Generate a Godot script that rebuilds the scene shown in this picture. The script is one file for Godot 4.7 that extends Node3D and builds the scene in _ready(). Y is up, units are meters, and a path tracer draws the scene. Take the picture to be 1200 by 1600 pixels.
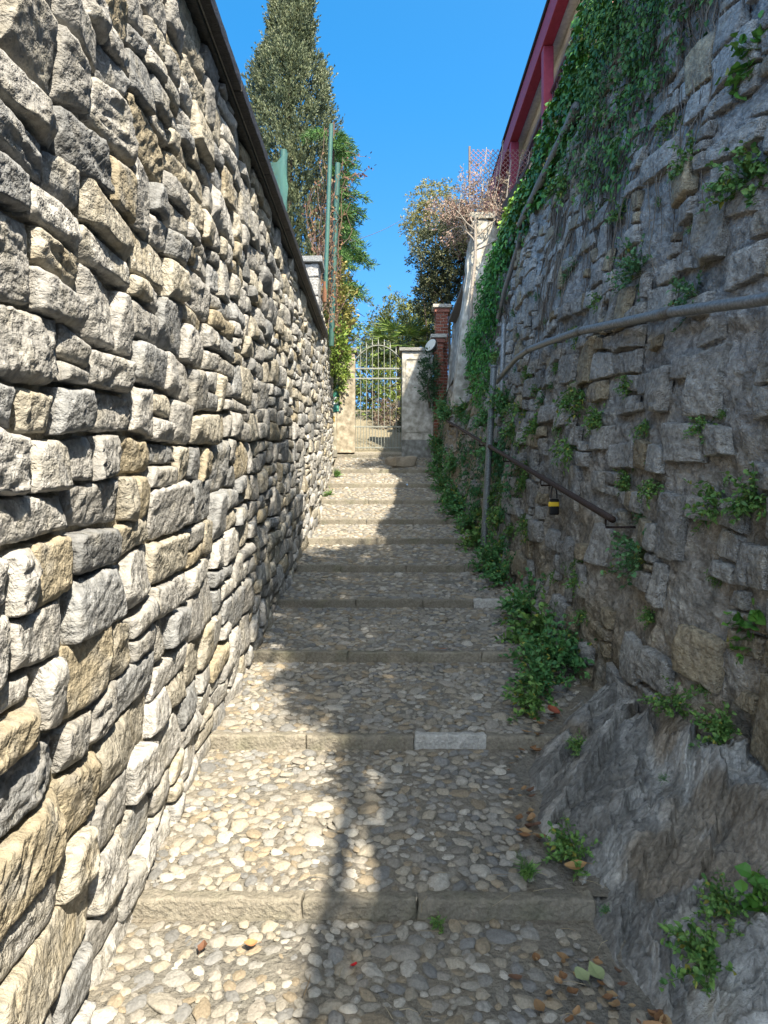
extends Node3D
# A stepped cobbled alley climbing between two stone walls. Distances: x to the right, y up from the eye, d ahead of the eye.
const F := 1142.0
const EYE := 1.6
const DK := [2.68, 3.95, 5.2, 6.5, 7.75, 9.0, 10.3, 11.6, 12.8, 14.1, 15.3]
const YK := [-1.432, -1.218, -1.002, -0.785, -0.57, -0.331, -0.108, 0.19, 0.493, 0.815, 1.206]
const RISE := 0.055
var rng := RandomNumberGenerator.new()
var na := FastNoiseLite.new()
var nb := FastNoiseLite.new()
var nr := FastNoiseLite.new()
var nc := FastNoiseLite.new()
var nv := FastNoiseLite.new()
var counts := {}
var M := {}

class MB:
	var v := PackedVector3Array()
	var c := PackedColorArray()
	var ix := PackedInt32Array()
	var col := Color(0.5, 0.5, 0.5)
	func p(a: Vector3) -> int:
		v.append(a)
		c.append(col)
		return v.size() - 1
	func pc(a: Vector3, k: Color) -> int:
		v.append(a)
		c.append(k)
		return v.size() - 1
	func t(a: int, b: int, e: int) -> void:      # counter-clockwise seen from outside
		ix.append(a)
		ix.append(e)
		ix.append(b)
	func q(a: int, b: int, e: int, f: int) -> void:
		t(a, b, e)
		t(a, e, f)
	func quad(a: Vector3, b: Vector3, e: Vector3, f: Vector3) -> void:
		var i := p(a)
		p(b)
		p(e)
		p(f)
		q(i, i + 1, i + 2, i + 3)
	func done(smooth := false) -> ArrayMesh:
		var arr := []
		arr.resize(Mesh.ARRAY_MAX)
		arr[Mesh.ARRAY_VERTEX] = v
		arr[Mesh.ARRAY_COLOR] = c
		arr[Mesh.ARRAY_INDEX] = ix
		if smooth:
			var n := PackedVector3Array()
			n.resize(v.size())
			for k in range(0, ix.size(), 3):
				var a := ix[k]
				var b := ix[k + 2]
				var e := ix[k + 1]
				var w := (v[b] - v[a]).cross(v[e] - v[a])
				n[a] += w
				n[b] += w
				n[e] += w
			for k in n.size():
				n[k] = n[k].normalized() if n[k].length_squared() > 1e-20 else Vector3.UP
			arr[Mesh.ARRAY_NORMAL] = n
		var m := ArrayMesh.new()
		m.add_surface_from_arrays(Mesh.PRIMITIVE_TRIANGLES, arr)
		return m

# ---------------------------------------------------------------- small helpers
func P(x: float, y: float, d: float) -> Vector3:
	return Vector3(x, y + EYE, -d)

func lin(xs: Array, ys: Array, x: float) -> float:
	if x <= xs[0]:
		return ys[0]
	for k in range(1, xs.size()):
		if x <= xs[k]:
			return lerpf(ys[k - 1], ys[k], (x - xs[k - 1]) / (xs[k] - xs[k - 1]))
	return ys[-1]

func r(a: float, b: float) -> float:
	return rng.randf_range(a, b)

func rv() -> Vector3:
	return Vector3(rng.randfn(), rng.randfn(), rng.randfn()).normalized()

func gnd(d: float) -> float:                     # the stepped path
	if d < DK[0]:
		return YK[0] - RISE - 0.11 * (DK[0] - d)
	for k in 10:
		if d < DK[k + 1]:
			return lerpf(YK[k], YK[k + 1] - RISE, (d - DK[k]) / (DK[k + 1] - DK[k]))
	return YK[10] + 0.02 + 0.02 * (d - DK[10])

func gs(d: float) -> float:                      # the same without steps
	if d < DK[0]:
		return YK[0] - 0.05 - 0.11 * (DK[0] - d)
	for k in 10:
		if d < DK[k + 1]:
			return lerpf(YK[k], YK[k + 1], (d - DK[k]) / (DK[k + 1] - DK[k])) - 0.05
	return YK[10] - 0.03

func xw(d: float, y: float) -> float:            # face of the right-hand wall
	return lin([-6.0, 2.5, 3.2, 4.0, 5.5, 9.0, 12.5, 16.0], [1.62, 1.6, 1.55, 1.42, 1.27, 1.26, 1.12, 1.1], d) + 0.115 * (y - gs(d))

func wtop(d: float) -> float:
	return lin([-6.0, 1.0, 4.0, 5.5, 6.5, 10.8, 11.6, 15.6], [4.5, 4.5, 4.3, 4.0, 3.55, 3.5, 2.7, 2.2], d)

func redge(d: float) -> float:
	return lin([0.8, 1.2, 2.0, 2.6, 3.2, 3.7, 4.0, 4.5, 4.9], [1.25, 1.0, 0.88, 0.72, 0.62, 0.68, 0.82, 1.15, 1.45], d)

func rockh(x: float, d: float) -> float:
	var s := (x - redge(d)) / 0.8
	if s < 0.0:
		return -0.06
	var e := minf(1.0, minf((d - 0.7) / 0.6, (5.0 - d) / 0.7))
	return (0.30 * (1.0 - exp(-2.2 * s)) - 0.03 + 0.14 * smoothstep(0.75, 0.95, s)) * clampf(e, 0.0, 1.0)

func numbered(called: String, where := 0) -> String:
	var key := "%d/%s" % [where, called]
	var n: int = counts.get(key, 0)
	counts[key] = n + 1
	return called if n == 0 else "%s_%03d" % [called, n]

func meta(o: Node, label: String, category: String, group := "", kind := "") -> void:
	if label:
		o.set_meta("label", label)
	if category:
		o.set_meta("category", category)
	if group:
		o.set_meta("group", group)
	if kind:
		o.set_meta("kind", kind)

func thing(called: String, label: String, category: String, at := Vector3.ZERO, group := "") -> Node3D:
	var o := Node3D.new()
	o.name = numbered(called)
	add_child(o, true)
	o.position = at
	meta(o, label, category, group)
	return o

func part(called: String, mesh: Mesh, m: Material, parent: Node, at := Vector3.ZERO, kind := "") -> MeshInstance3D:
	var o := MeshInstance3D.new()
	o.name = numbered(called, parent.get_instance_id())
	o.mesh = mesh
	o.material_override = m
	o.position = at
	parent.add_child(o, true)
	if kind:
		o.set_meta("kind", kind)
	return o

func solo(called: String, mesh: Mesh, m: Material, label: String, category: String, group := "", kind := "", at := Vector3.ZERO) -> MeshInstance3D:
	var o := MeshInstance3D.new()
	o.name = numbered(called)
	o.mesh = mesh
	o.material_override = m
	o.position = at
	add_child(o, true)
	meta(o, label, category, group, kind)
	return o

func copy(o: Node3D, label: String, group := "") -> Node3D:
	var c: Node3D = o.duplicate()
	var base := String(o.name)
	c.name = numbered(base)
	add_child(c, true)
	if label:
		c.set_meta("label", label)
	if group:
		c.set_meta("group", group)
	return c

func noise_tex(size: int, freq: float, oct: int, lo: Color, hi: Color, kind := 0, sd := 1, lac := 2.0, gain := 0.5) -> NoiseTexture2D:
	var n := FastNoiseLite.new()
	n.seed = sd
	n.noise_type = FastNoiseLite.TYPE_SIMPLEX_SMOOTH if kind != 2 else FastNoiseLite.TYPE_CELLULAR
	n.frequency = freq
	n.fractal_type = FastNoiseLite.FRACTAL_RIDGED if kind == 1 else FastNoiseLite.FRACTAL_FBM
	n.fractal_octaves = oct
	n.fractal_lacunarity = lac
	n.fractal_gain = gain
	var t := NoiseTexture2D.new()
	t.width = size
	t.height = size
	t.seamless = true
	t.noise = n
	var g := Gradient.new()
	g.set_color(0, lo)
	g.set_color(1, hi)
	t.color_ramp = g
	return t

func vmat(called: String, rough: float, tex: Texture2D, bump: Texture2D, scale: float, bump_cm: float, tint := Color.WHITE) -> StandardMaterial3D:
	var m := StandardMaterial3D.new()
	m.resource_name = called
	m.vertex_color_use_as_albedo = true
	m.albedo_color = tint
	m.roughness = rough
	m.metallic_specular = 0.35
	if tex:
		m.albedo_texture = tex
	if bump:
		m.heightmap_enabled = true
		m.heightmap_texture = bump
		m.heightmap_scale = bump_cm
	if tex or bump:
		m.uv1_triplanar = true
		m.uv1_world_triplanar = true
		m.uv1_scale = Vector3.ONE * scale
	M[called] = m
	return m

func leafmat(called: String, back := 0.35, rough := 0.5) -> StandardMaterial3D:
	var m := vmat(called, rough, null, null, 1, 0)
	m.backlight_enabled = true
	m.backlight = Color(back, back, back)
	m.metallic_specular = 0.4
	return m

# ---------------------------------------------------------------- shapes
func tube(mb: MB, pts: Array, r0: float, r1: float, seg := 6, jit := 0.0) -> void:
	var last := -1
	var up := Vector3(0.31, 0.9, 0.2).normalized()
	for k in pts.size():
		var a: Vector3 = pts[maxi(k - 1, 0)]
		var b: Vector3 = pts[mini(k + 1, pts.size() - 1)]
		var dir := (b - a).normalized()
		var s := dir.cross(up)
		if s.length() < 0.1:
			s = dir.cross(Vector3.RIGHT)
		s = s.normalized()
		var w := s.cross(dir)
		up = w
		var rad := lerpf(r0, r1, float(k) / maxf(1.0, pts.size() - 1)) * (1.0 + jit * rng.randf_range(-1, 1))
		var first := mb.v.size()
		var o: Vector3 = pts[k]
		for j in seg:
			var an := TAU * j / seg
			mb.p(o + (s * cos(an) + w * sin(an)) * rad)
		if last >= 0:
			for j in seg:
				var j2 := (j + 1) % seg
				mb.q(last + j, last + j2, first + j2, first + j)
		last = first
		if k == 0 or k == pts.size() - 1:
			var ce := mb.p(o)
			for j in seg:
				if k == 0:
					mb.t(ce, first + (j + 1) % seg, first + j)
				else:
					mb.t(ce, first + j, first + (j + 1) % seg)

func block(mb: MB, at: Vector3, size: Vector3, bevel := 0.008, basis := Basis.IDENTITY, rough := 0.0, cell := 0.06, freq := 9.0) -> void:
	# a box with rounded edges, its faces broken up by noise
	var h := size / 2.0
	bevel = minf(bevel, minf(h.x, minf(h.y, h.z)) * 0.9)
	var core := h - Vector3.ONE * bevel
	var axes := [Vector3.RIGHT, Vector3.UP, Vector3.BACK]
	for ax in 3:
		for sg in [-1.0, 1.0]:
			var n: Vector3 = axes[ax] * sg
			var u: Vector3 = axes[(ax + 1) % 3]
			var w: Vector3 = axes[(ax + 2) % 3]
			if sg < 0:
				var tmp := u
				u = w
				w = tmp
			var hu := absf(u.dot(h))
			var hw := absf(w.dot(h))
			var pu := stops(hu, bevel, cell if rough > 0.0 else 99.0)
			var pw := stops(hw, bevel, cell if rough > 0.0 else 99.0)
			var first := mb.v.size()
			for a in pu:
				for b in pw:
					var q: Vector3 = n * absf(n.dot(h)) + u * a + w * b
					var k := q.clamp(-core, core)
					var o := q - k
					q = k + o.normalized() * bevel
					var wpos := at + basis * q
					if rough > 0.0:
						wpos += basis * o.normalized() * rough * nb.get_noise_3dv(wpos * freq)
					mb.p(wpos)
			for i in pu.size() - 1:
				for j in pw.size() - 1:
					var e := first + i * pw.size() + j
					mb.q(e, e + pw.size(), e + pw.size() + 1, e + 1)

func stops(h: float, bevel: float, cell: float) -> Array:
	var s := [-h, -h + bevel * 0.45, -h + bevel]
	var n := int(maxf(1.0, (2 * h - 2 * bevel) / cell))
	for k in range(1, n):
		s.append(lerpf(-h + bevel, h - bevel, float(k) / n))
	s.append_array([h - bevel, h - bevel * 0.45, h])
	return s

func box(mb: MB, at: Vector3, size: Vector3, bevel := 0.006) -> void:
	block(mb, at, size, bevel)

func leaf(mb: MB, a: Vector3, dir: Vector3, nrm: Vector3, l: float, w: float, k: Color) -> void:
	var s := dir.cross(nrm).normalized() * w * 0.5
	var m := a + dir * l * 0.42 + nrm * w * 0.14
	var i := mb.pc(a, k)
	mb.pc(m - s, k)
	mb.pc(a + dir * l - nrm * l * 0.12, k)
	mb.pc(m + s, k)
	mb.t(i, i + 1, i + 2)
	mb.t(i, i + 2, i + 3)

func leaf6(mb: MB, a: Vector3, dir: Vector3, nrm: Vector3, l: float, w: float, k: Color) -> void:
	# a broader leaf with a midrib and a pointed tip
	var s := dir.cross(nrm).normalized() * w * 0.5
	var i := mb.pc(a, k)
	mb.pc(a + dir * l * 0.18 + s * 0.8 + nrm * w * 0.12, k)
	mb.pc(a + dir * l * 0.5 + s * 0.95 + nrm * w * 0.13, k)
	mb.pc(a + dir * l - nrm * l * 0.16, k)
	mb.pc(a + dir * l * 0.5 - s * 0.95 + nrm * w * 0.13, k)
	mb.pc(a + dir * l * 0.18 - s * 0.8 + nrm * w * 0.12, k)
	var c := mb.pc(a + dir * l * 0.5, k)
	mb.t(i, c, i + 1)
	mb.t(i + 1, c, i + 2)
	mb.t(i + 2, c, i + 3)
	mb.t(i + 3, c, i + 4)
	mb.t(i + 4, c, i + 5)
	mb.t(i + 5, c, i)

func mixc(a: Color, b: Color, t: float) -> Color:
	return a.lerp(b, clampf(t, 0.0, 1.0))

func crown(mb: MB, at: Vector3, rad: Vector3, n: int, size: float, ca: Color, cb: Color, lump := 0.35, long := 0.5, freq := 1.6) -> void:
	# sprays of leaves through an uneven volume, with gaps between the sprays
	var made := 0
	var tries := 0
	while made < n and tries < n:
		tries += 1
		var u := rv()
		var f := 1.0 + lump * na.get_noise_3dv((u * 2.0 + at) * 24.0 * freq)
		var rr := pow(rng.randf(), 0.38) * f
		var q := at + Vector3(u.x * rad.x, u.y * rad.y, u.z * rad.z) * rr
		var g := na.get_noise_3dv(q * 55.0 * freq / maxf(0.5, rad.x))
		if g < -0.12 and rng.randf() < 0.85:
			continue
		var main := (u + rv() * 0.6 + Vector3(0, 0.35, 0)).normalized()
		var tone := rng.randf() * 0.55 + g * 0.8
		var wide := size * r(1.2, 2.4)
		for k in 12:
			var dir := (main + rv() * 0.75).normalized()
			var s := size * r(0.6, 1.3)
			leaf(mb, q + dir * wide * r(0.0, 0.8) + rv() * size * 0.4, dir, (rv() + main + Vector3.UP * 0.6).normalized(), s, s * long, mixc(ca, cb, tone + r(-0.18, 0.22)))
			made += 1

# ---------------------------------------------------------------- rubble
func cut(x0: float, y0: float, x1: float, y1: float, amin: float, amax: float, out: Array, flat := 1.0) -> void:
	var w := x1 - x0
	var h := y1 - y0
	var a := w * h
	var asp := w / h
	var goal := amin + (amax - amin) * pow(rng.randf(), 1.7)
	if (a < goal and asp < 3.3 * flat and asp > 0.5 * flat) or (w < 0.16 and h < 0.13):
		out.append([x0, y0, x1, y1])
		return
	var f := r(0.36, 0.64)
	if w > h * r(1.15, 2.4) * flat:
		cut(x0, y0, lerpf(x0, x1, f), y1, amin, amax, out, flat)
		cut(lerpf(x0, x1, f), y0, x1, y1, amin, amax, out, flat)
	else:
		cut(x0, y0, x1, lerpf(y0, y1, f), amin, amax, out, flat)
		cut(x0, lerpf(y0, y1, f), x1, y1, amin, amax, out, flat)

func stone(mb: MB, qd: Array, h: float, surf: Callable, cell: float, flip: bool, base: Color, tan_: Color, origin: Vector3, rel := 1.0) -> void:
	var w: float = ((qd[1] - qd[0]).length() + (qd[2] - qd[3]).length()) * 0.5
	var t: float = ((qd[3] - qd[0]).length() + (qd[2] - qd[1]).length()) * 0.5
	var us := edge_stops(w, cell)
	var vs := edge_stops(t, cell)
	var cen: Vector2 = (qd[0] + qd[1] + qd[2] + qd[3]) / 4.0
	var tx := r(-0.17, 0.17) * rel
	var ty := r(-0.20, 0.20) * rel
	var so := Vector3(r(-500, 500), r(-500, 500), r(-500, 500))
	var an := r(0, TAU) if rng.randf() < 0.4 else PI / 2 + r(-0.4, 0.4)
	var e1 := Vector2(cos(an), sin(an))
	var e2 := Vector2(-sin(an), cos(an))
	var st := r(1.0, 2.6)
	var cr := r(0.01, 0.09)
	var planes := []
	for k in 4:
		var pa := r(0, TAU)
		planes.append([Vector2(cos(pa), sin(pa)), r(0.1, 0.9) * rel, r(0.45, 1.05) * (absf(cos(pa)) * w + absf(sin(pa)) * t) * 0.5])
	var wobble := clampf(minf(w, t) / 0.22, 0.3, 1.0)
	var amp := r(0.3, 1.5) * rel
	var patch := r(-0.4, 0.25)
	var first := mb.v.size()
	for i in us.size():
		for j in vs.size():
			var u: float = us[i]
			var v: float = vs[j]
			var p: Vector2 = (qd[0] as Vector2).lerp(qd[1], u).lerp((qd[3] as Vector2).lerp(qd[2], u), v)
			var ab := absf((2 * u - 1) * (2 * v - 1))
			p = cen + (p - cen) * (1.0 - cr * ab * ab * ab)
			var e := minf(minf(u, 1 - u) * w, minf(v, 1 - v) * t)
			var ed := exp(-e / 0.05)
			var q3 := Vector3(p.x, p.y, 0) * 100.0 + so
			p += Vector2(nb.get_noise_3dv(q3 * 0.07), nb.get_noise_3dv(q3 * 0.07 + Vector3(50, 0, 0))) * 0.013 * ed * wobble + Vector2(nb.get_noise_3dv(q3 * 0.2), nb.get_noise_3dv(q3 * 0.2 + Vector3(0, 70, 0))) * 0.008 * ed * wobble
			var loc := p - cen
			var k3 := Vector3(loc.dot(e1) * st, loc.dot(e2) / st, 0) * 100.0 + so
			var rl := nb.get_noise_3dv(k3 * 0.05) * 0.010 + (nr.get_noise_3dv(k3 * 0.065) - 0.35) * 0.010 + nb.get_noise_3dv(k3 * 0.22) * 0.006 + absf(nb.get_noise_3dv(k3 * 0.12)) * 0.010
			var hh := h * 1.12 + tx * loc.x + ty * loc.y
			for pl in planes:
				hh = minf(hh, h * 1.08 - pl[1] * (loc.dot(pl[0]) - pl[2]))
			hh = maxf(hh, h * 0.45) - h * 0.16 * exp(-e / 0.008) + rl * amp * clampf(e / 0.02, 0.3, 1.0)
			if i == 0 or j == 0 or i == us.size() - 1 or j == vs.size() - 1:
				hh = -0.03
			elif e < 0.007:
				hh = minf(hh, h * 0.78 + rl * 0.5)
			else:
				hh = maxf(hh, 0.010)
			var pos: Vector3 = surf.call(p.x, p.y, hh)
			var cn := nb.get_noise_3dv(q3 * 0.06)
			var cl := mixc(base, tan_, clampf(patch + cn * 1.3, 0.0, 1.0))
			cl = cl * (1.0 + 0.20 * nb.get_noise_3dv(q3 * 0.3))
			mb.pc(pos - origin, cl)
	var m := vs.size()
	for i in us.size() - 1:
		for j in m - 1:
			var a := first + i * m + j
			if flip:
				mb.q(a, a + 1, a + m + 1, a + m)
			else:
				mb.q(a, a + m, a + m + 1, a + 1)

func edge_stops(w: float, cell: float) -> Array:
	var a := 0.005 / w
	var b := 0.012 / w
	var s := [0.0, a, b]
	var n := int(clampf((w - 0.024) / cell, 2, 40))
	for k in range(1, n):
		s.append(lerpf(b, 1 - b, float(k) / n))
	s.append_array([1 - b, 1 - a, 1.0])
	return s

func sheet(nu: int, nv: int, at: Callable, flip := false) -> MB:
	var mb := MB.new()
	for i in nu + 1:
		for j in nv + 1:
			var o: Array = at.call(float(i) / nu, float(j) / nv)
			mb.pc(o[0], o[1])
	var m := nv + 1
	for i in nu:
		for j in nv:
			var a := i * m + j
			if flip:
				mb.q(a, a + 1, a + m + 1, a + m)
			else:
				mb.q(a, a + m, a + m + 1, a + 1)
	return mb

# ================================================================ the scene
func _ready() -> void:
	rng.seed = 7
	var cam := Camera3D.new()
	cam.name = "camera"
	add_child(cam)
	cam.position = Vector3(0, EYE, 0)
	cam.fov = rad_to_deg(2.0 * atan(800.0 / F))
	cam.near = 0.05
	cam.far = 2000.0
	cam.current = true
	var env := Environment.new()
	env.background_mode = Environment.BG_SKY
	var sm := PanoramaSkyMaterial.new()
	sm.panorama = clear_sky(Vector3(0.39, 1.0, 0.80).normalized())
	sm.energy_multiplier = 1.0
	env.sky = Sky.new()
	env.sky.sky_material = sm
	env.tonemap_mode = Environment.TONE_MAPPER_LINEAR
	env.tonemap_exposure = 3.8
	env.background_energy_multiplier = 0.345
	env.sdfgi_enabled = true
	env.ssao_enabled = true
	env.ssil_enabled = true
	var we := WorldEnvironment.new()
	we.name = "surroundings"
	we.environment = env
	add_child(we)
	var sun := DirectionalLight3D.new()
	sun.name = "sun"
	sun.light_energy = 1.04
	sun.light_color = Color(1.0, 0.95, 0.86)
	sun.light_angular_distance = 0.5
	sun.shadow_enabled = true
	add_child(sun)
	sun.look_at_from_position(Vector3(0.39, 1.0, 0.80) * 20.0, Vector3.ZERO)

	for n in [na, nb, nr]:
		n.noise_type = FastNoiseLite.TYPE_SIMPLEX_SMOOTH
		n.frequency = 0.03
	na.fractal_octaves = 2
	nb.frequency = 1.0
	nb.fractal_octaves = 3
	nr.frequency = 1.0
	nr.fractal_type = FastNoiseLite.FRACTAL_RIDGED
	nr.fractal_octaves = 3
	nc.noise_type = FastNoiseLite.TYPE_CELLULAR
	nc.cellular_return_type = FastNoiseLite.RETURN_DISTANCE2_SUB
	nc.frequency = 1.0
	nv.noise_type = FastNoiseLite.TYPE_CELLULAR
	nv.cellular_return_type = FastNoiseLite.RETURN_CELL_VALUE
	nv.frequency = 1.0
	materials()
	ground()
	path()
	left_wall()
	far_left()
	right_wall()
	rock()
	right_top()
	gate()
	building()
	fittings()
	proto_plants()
	weeds()
	ivy()
	trees()
	litter()

func clear_sky(to_sun: Vector3) -> ImageTexture:
	# the CIE turbid clear sky with a wide corona: darkest and bluest away from the sun, brighter round it and towards the horizon
	var w := 384
	var h := 192
	var im := Image.create(w, h, false, Image.FORMAT_RGBF)
	var deep := Color(0.032, 0.335, 0.84)
	var pale := Color(0.36, 0.56, 0.86)
	for j in h:
		var th := PI * (j + 0.5) / h
		for i in w:
			var ph := TAU * (i + 0.5) / w
			var dir := Vector3(sin(ph) * sin(th), cos(th), -cos(ph) * sin(th))
			var y := maxf(dir.y, 0.03)
			var ga := acos(clampf(dir.dot(to_sun), -1.0, 1.0))
			var au := exp(-2.8 * maxf(ga, 0.06))
			var l := (0.705 + 24.0 * au + 0.15 * pow(cos(ga), 2.0)) * (1.0 - exp(-0.15 / y)) / 0.245
			var c := deep.lerp(pale, 0.62 * pow(1.0 - y, 3.2)).lerp(Color(0.80, 0.87, 0.91), clampf(6.0 * au - 0.05, 0.0, 1.0))
			var lum := 0.2126 * c.r + 0.7152 * c.g + 0.0722 * c.b
			c = c * (0.308 * l / lum) if dir.y > 0.0 else Color(0.2, 0.19, 0.16)
			im.set_pixel(i, j, c)
	return ImageTexture.create_from_image(im)

func materials() -> void:
	var fine := noise_tex(1024, 0.02, 6, Color(0.74, 0.74, 0.74), Color(1, 1, 1), 0, 3, 2.1, 0.62)
	var rough := noise_tex(1024, 0.012, 6, Color.BLACK, Color.WHITE, 0, 5, 2.2, 0.6)
	var ridged := noise_tex(1024, 0.01, 5, Color.BLACK, Color.WHITE, 1, 8, 2.1, 0.55)
	vmat("wall_stone", 0.85, noise_tex(1024, 0.014, 6, Color(0.60, 0.60, 0.60), Color(1, 1, 1), 0, 51, 2.2, 0.62), rough, 1.6, 1.5)
	vmat("mortar", 0.95, fine, rough, 2.4, 1.6)
	vmat("old_wall", 0.92, noise_tex(1024, 0.016, 6, Color(0.52, 0.52, 0.52), Color(1, 1, 1), 0, 31, 2.2, 0.68), noise_tex(1024, 0.012, 7, Color.BLACK, Color.WHITE, 0, 35, 2.2, 0.68), 1.3, 6.0)
	vmat("schist", 0.8, noise_tex(1024, 0.016, 6, Color(0.60, 0.60, 0.60), Color(1, 1, 1), 0, 41, 2.2, 0.65), rough, 2.2, 1.6)
	vmat("cobble_stone", 0.75, fine, rough, 4.0, 0.35)
	vmat("path_mortar", 0.95, fine, rough, 2.0, 1.8)
	vmat("slab", 0.85, fine, rough, 2.2, 1.0)
	vmat("slate", 0.55, fine, rough, 1.5, 0.6)
	vmat("plaster", 0.95, noise_tex(1024, 0.008, 6, Color(0.58, 0.57, 0.54), Color(1, 1, 1), 0, 12), rough, 0.7, 0.7)
	vmat("soil", 1.0, fine, rough, 0.7, 4.0)
	vmat("paint", 0.55, noise_tex(512, 0.02, 5, Color(0.85, 0.85, 0.85), Color(1, 1, 1), 0, 21), null, 1.0, 0)
	vmat("rust", 0.8, noise_tex(512, 0.05, 5, Color(0.5, 0.45, 0.42), Color(1, 1, 1), 0, 22), rough, 3.0, 0.3)
	vmat("galvanised", 0.5, noise_tex(512, 0.04, 5, Color(0.55, 0.55, 0.55), Color(1, 1, 1), 0, 23), rough, 2.0, 0.2)
	M.galvanised.metallic = 0.35
	vmat("plastic", 0.4, null, null, 1, 0)
	vmat("wood", 0.9, fine, rough, 3.0, 0.5)
	leafmat("leaf", 0.5)
	leafmat("glossy_leaf", 0.35, 0.35)
	leafmat("dry_leaf", 0.3, 0.8)
	var g := StandardMaterial3D.new()
	g.resource_name = "window_glass"
	g.albedo_color = Color(0.25, 0.42, 0.62)
	g.roughness = 0.08
	g.metallic = 0.75
	M.window_glass = g
	var nt := StandardMaterial3D.new()
	nt.resource_name = "shade_net"
	nt.albedo_color = Color(0.33, 0.55, 0.49, 0.60)
	nt.transparency = BaseMaterial3D.TRANSPARENCY_ALPHA
	nt.roughness = 0.9
	nt.backlight_enabled = true
	nt.backlight = Color(0.5, 0.5, 0.5)
	M.shade_net = nt

func ground() -> void:
	var soil := Color(0.20, 0.17, 0.11)
	var hill := sheet(80, 60, func(u, v):
		var x := lerpf(-160.0, 160.0, u)
		x = signf(x) * pow(absf(x) / 160.0, 2.0) * 160.0
		var d := 15.45 + pow(v, 2.2) * 300.0
		var y := 1.22 + 0.33 * minf(d - 15.45, 5.0) + 0.14 * clampf(d - 20.45, 0.0, 40.0) + 0.02 * maxf(0.0, d - 60.0)
		y += 0.12 * nb.get_noise_2d(x * 0.7, d * 0.7) * minf(1.0, (d - 15.45) * 0.5)
		return [P(x, y, d), Color(0.34, 0.30, 0.21) * (1.0 + 0.25 * nb.get_noise_2d(x * 2, d * 2))])
	solo("ground", hill.done(true), M.soil, "", "", "", "structure")
	var gl := sheet(30, 40, func(u, v):
		var x := -1.32 - pow(u, 2.0) * 160.0
		var d := lerpf(-12.0, 15.45, v)
		return [P(x, 2.1 + 0.03 * nb.get_noise_2d(x, d), d), soil], true)
	solo("ground", gl.done(true), M.soil, "", "", "", "structure")
	var gr := sheet(30, 40, func(u, v):
		var d := lerpf(-12.0, 15.45, v)
		var x := maxf(2.1, xw(d, wtop(d)) + 0.32) + pow(u, 2.0) * 160.0
		return [P(x, wtop(d) - 0.25 + 0.02 * nb.get_noise_2d(x, d), d), soil])
	solo("ground", gr.done(true), M.soil, "", "", "", "structure")
	var back := sheet(20, 10, func(u, v):
		return [P(lerpf(-60.0, 60.0, u), -2.55 - 0.05 * v, lerpf(-3.9, -60.0, v)), soil], true)
	solo("ground", back.done(true), M.soil, "", "", "", "structure")

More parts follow.
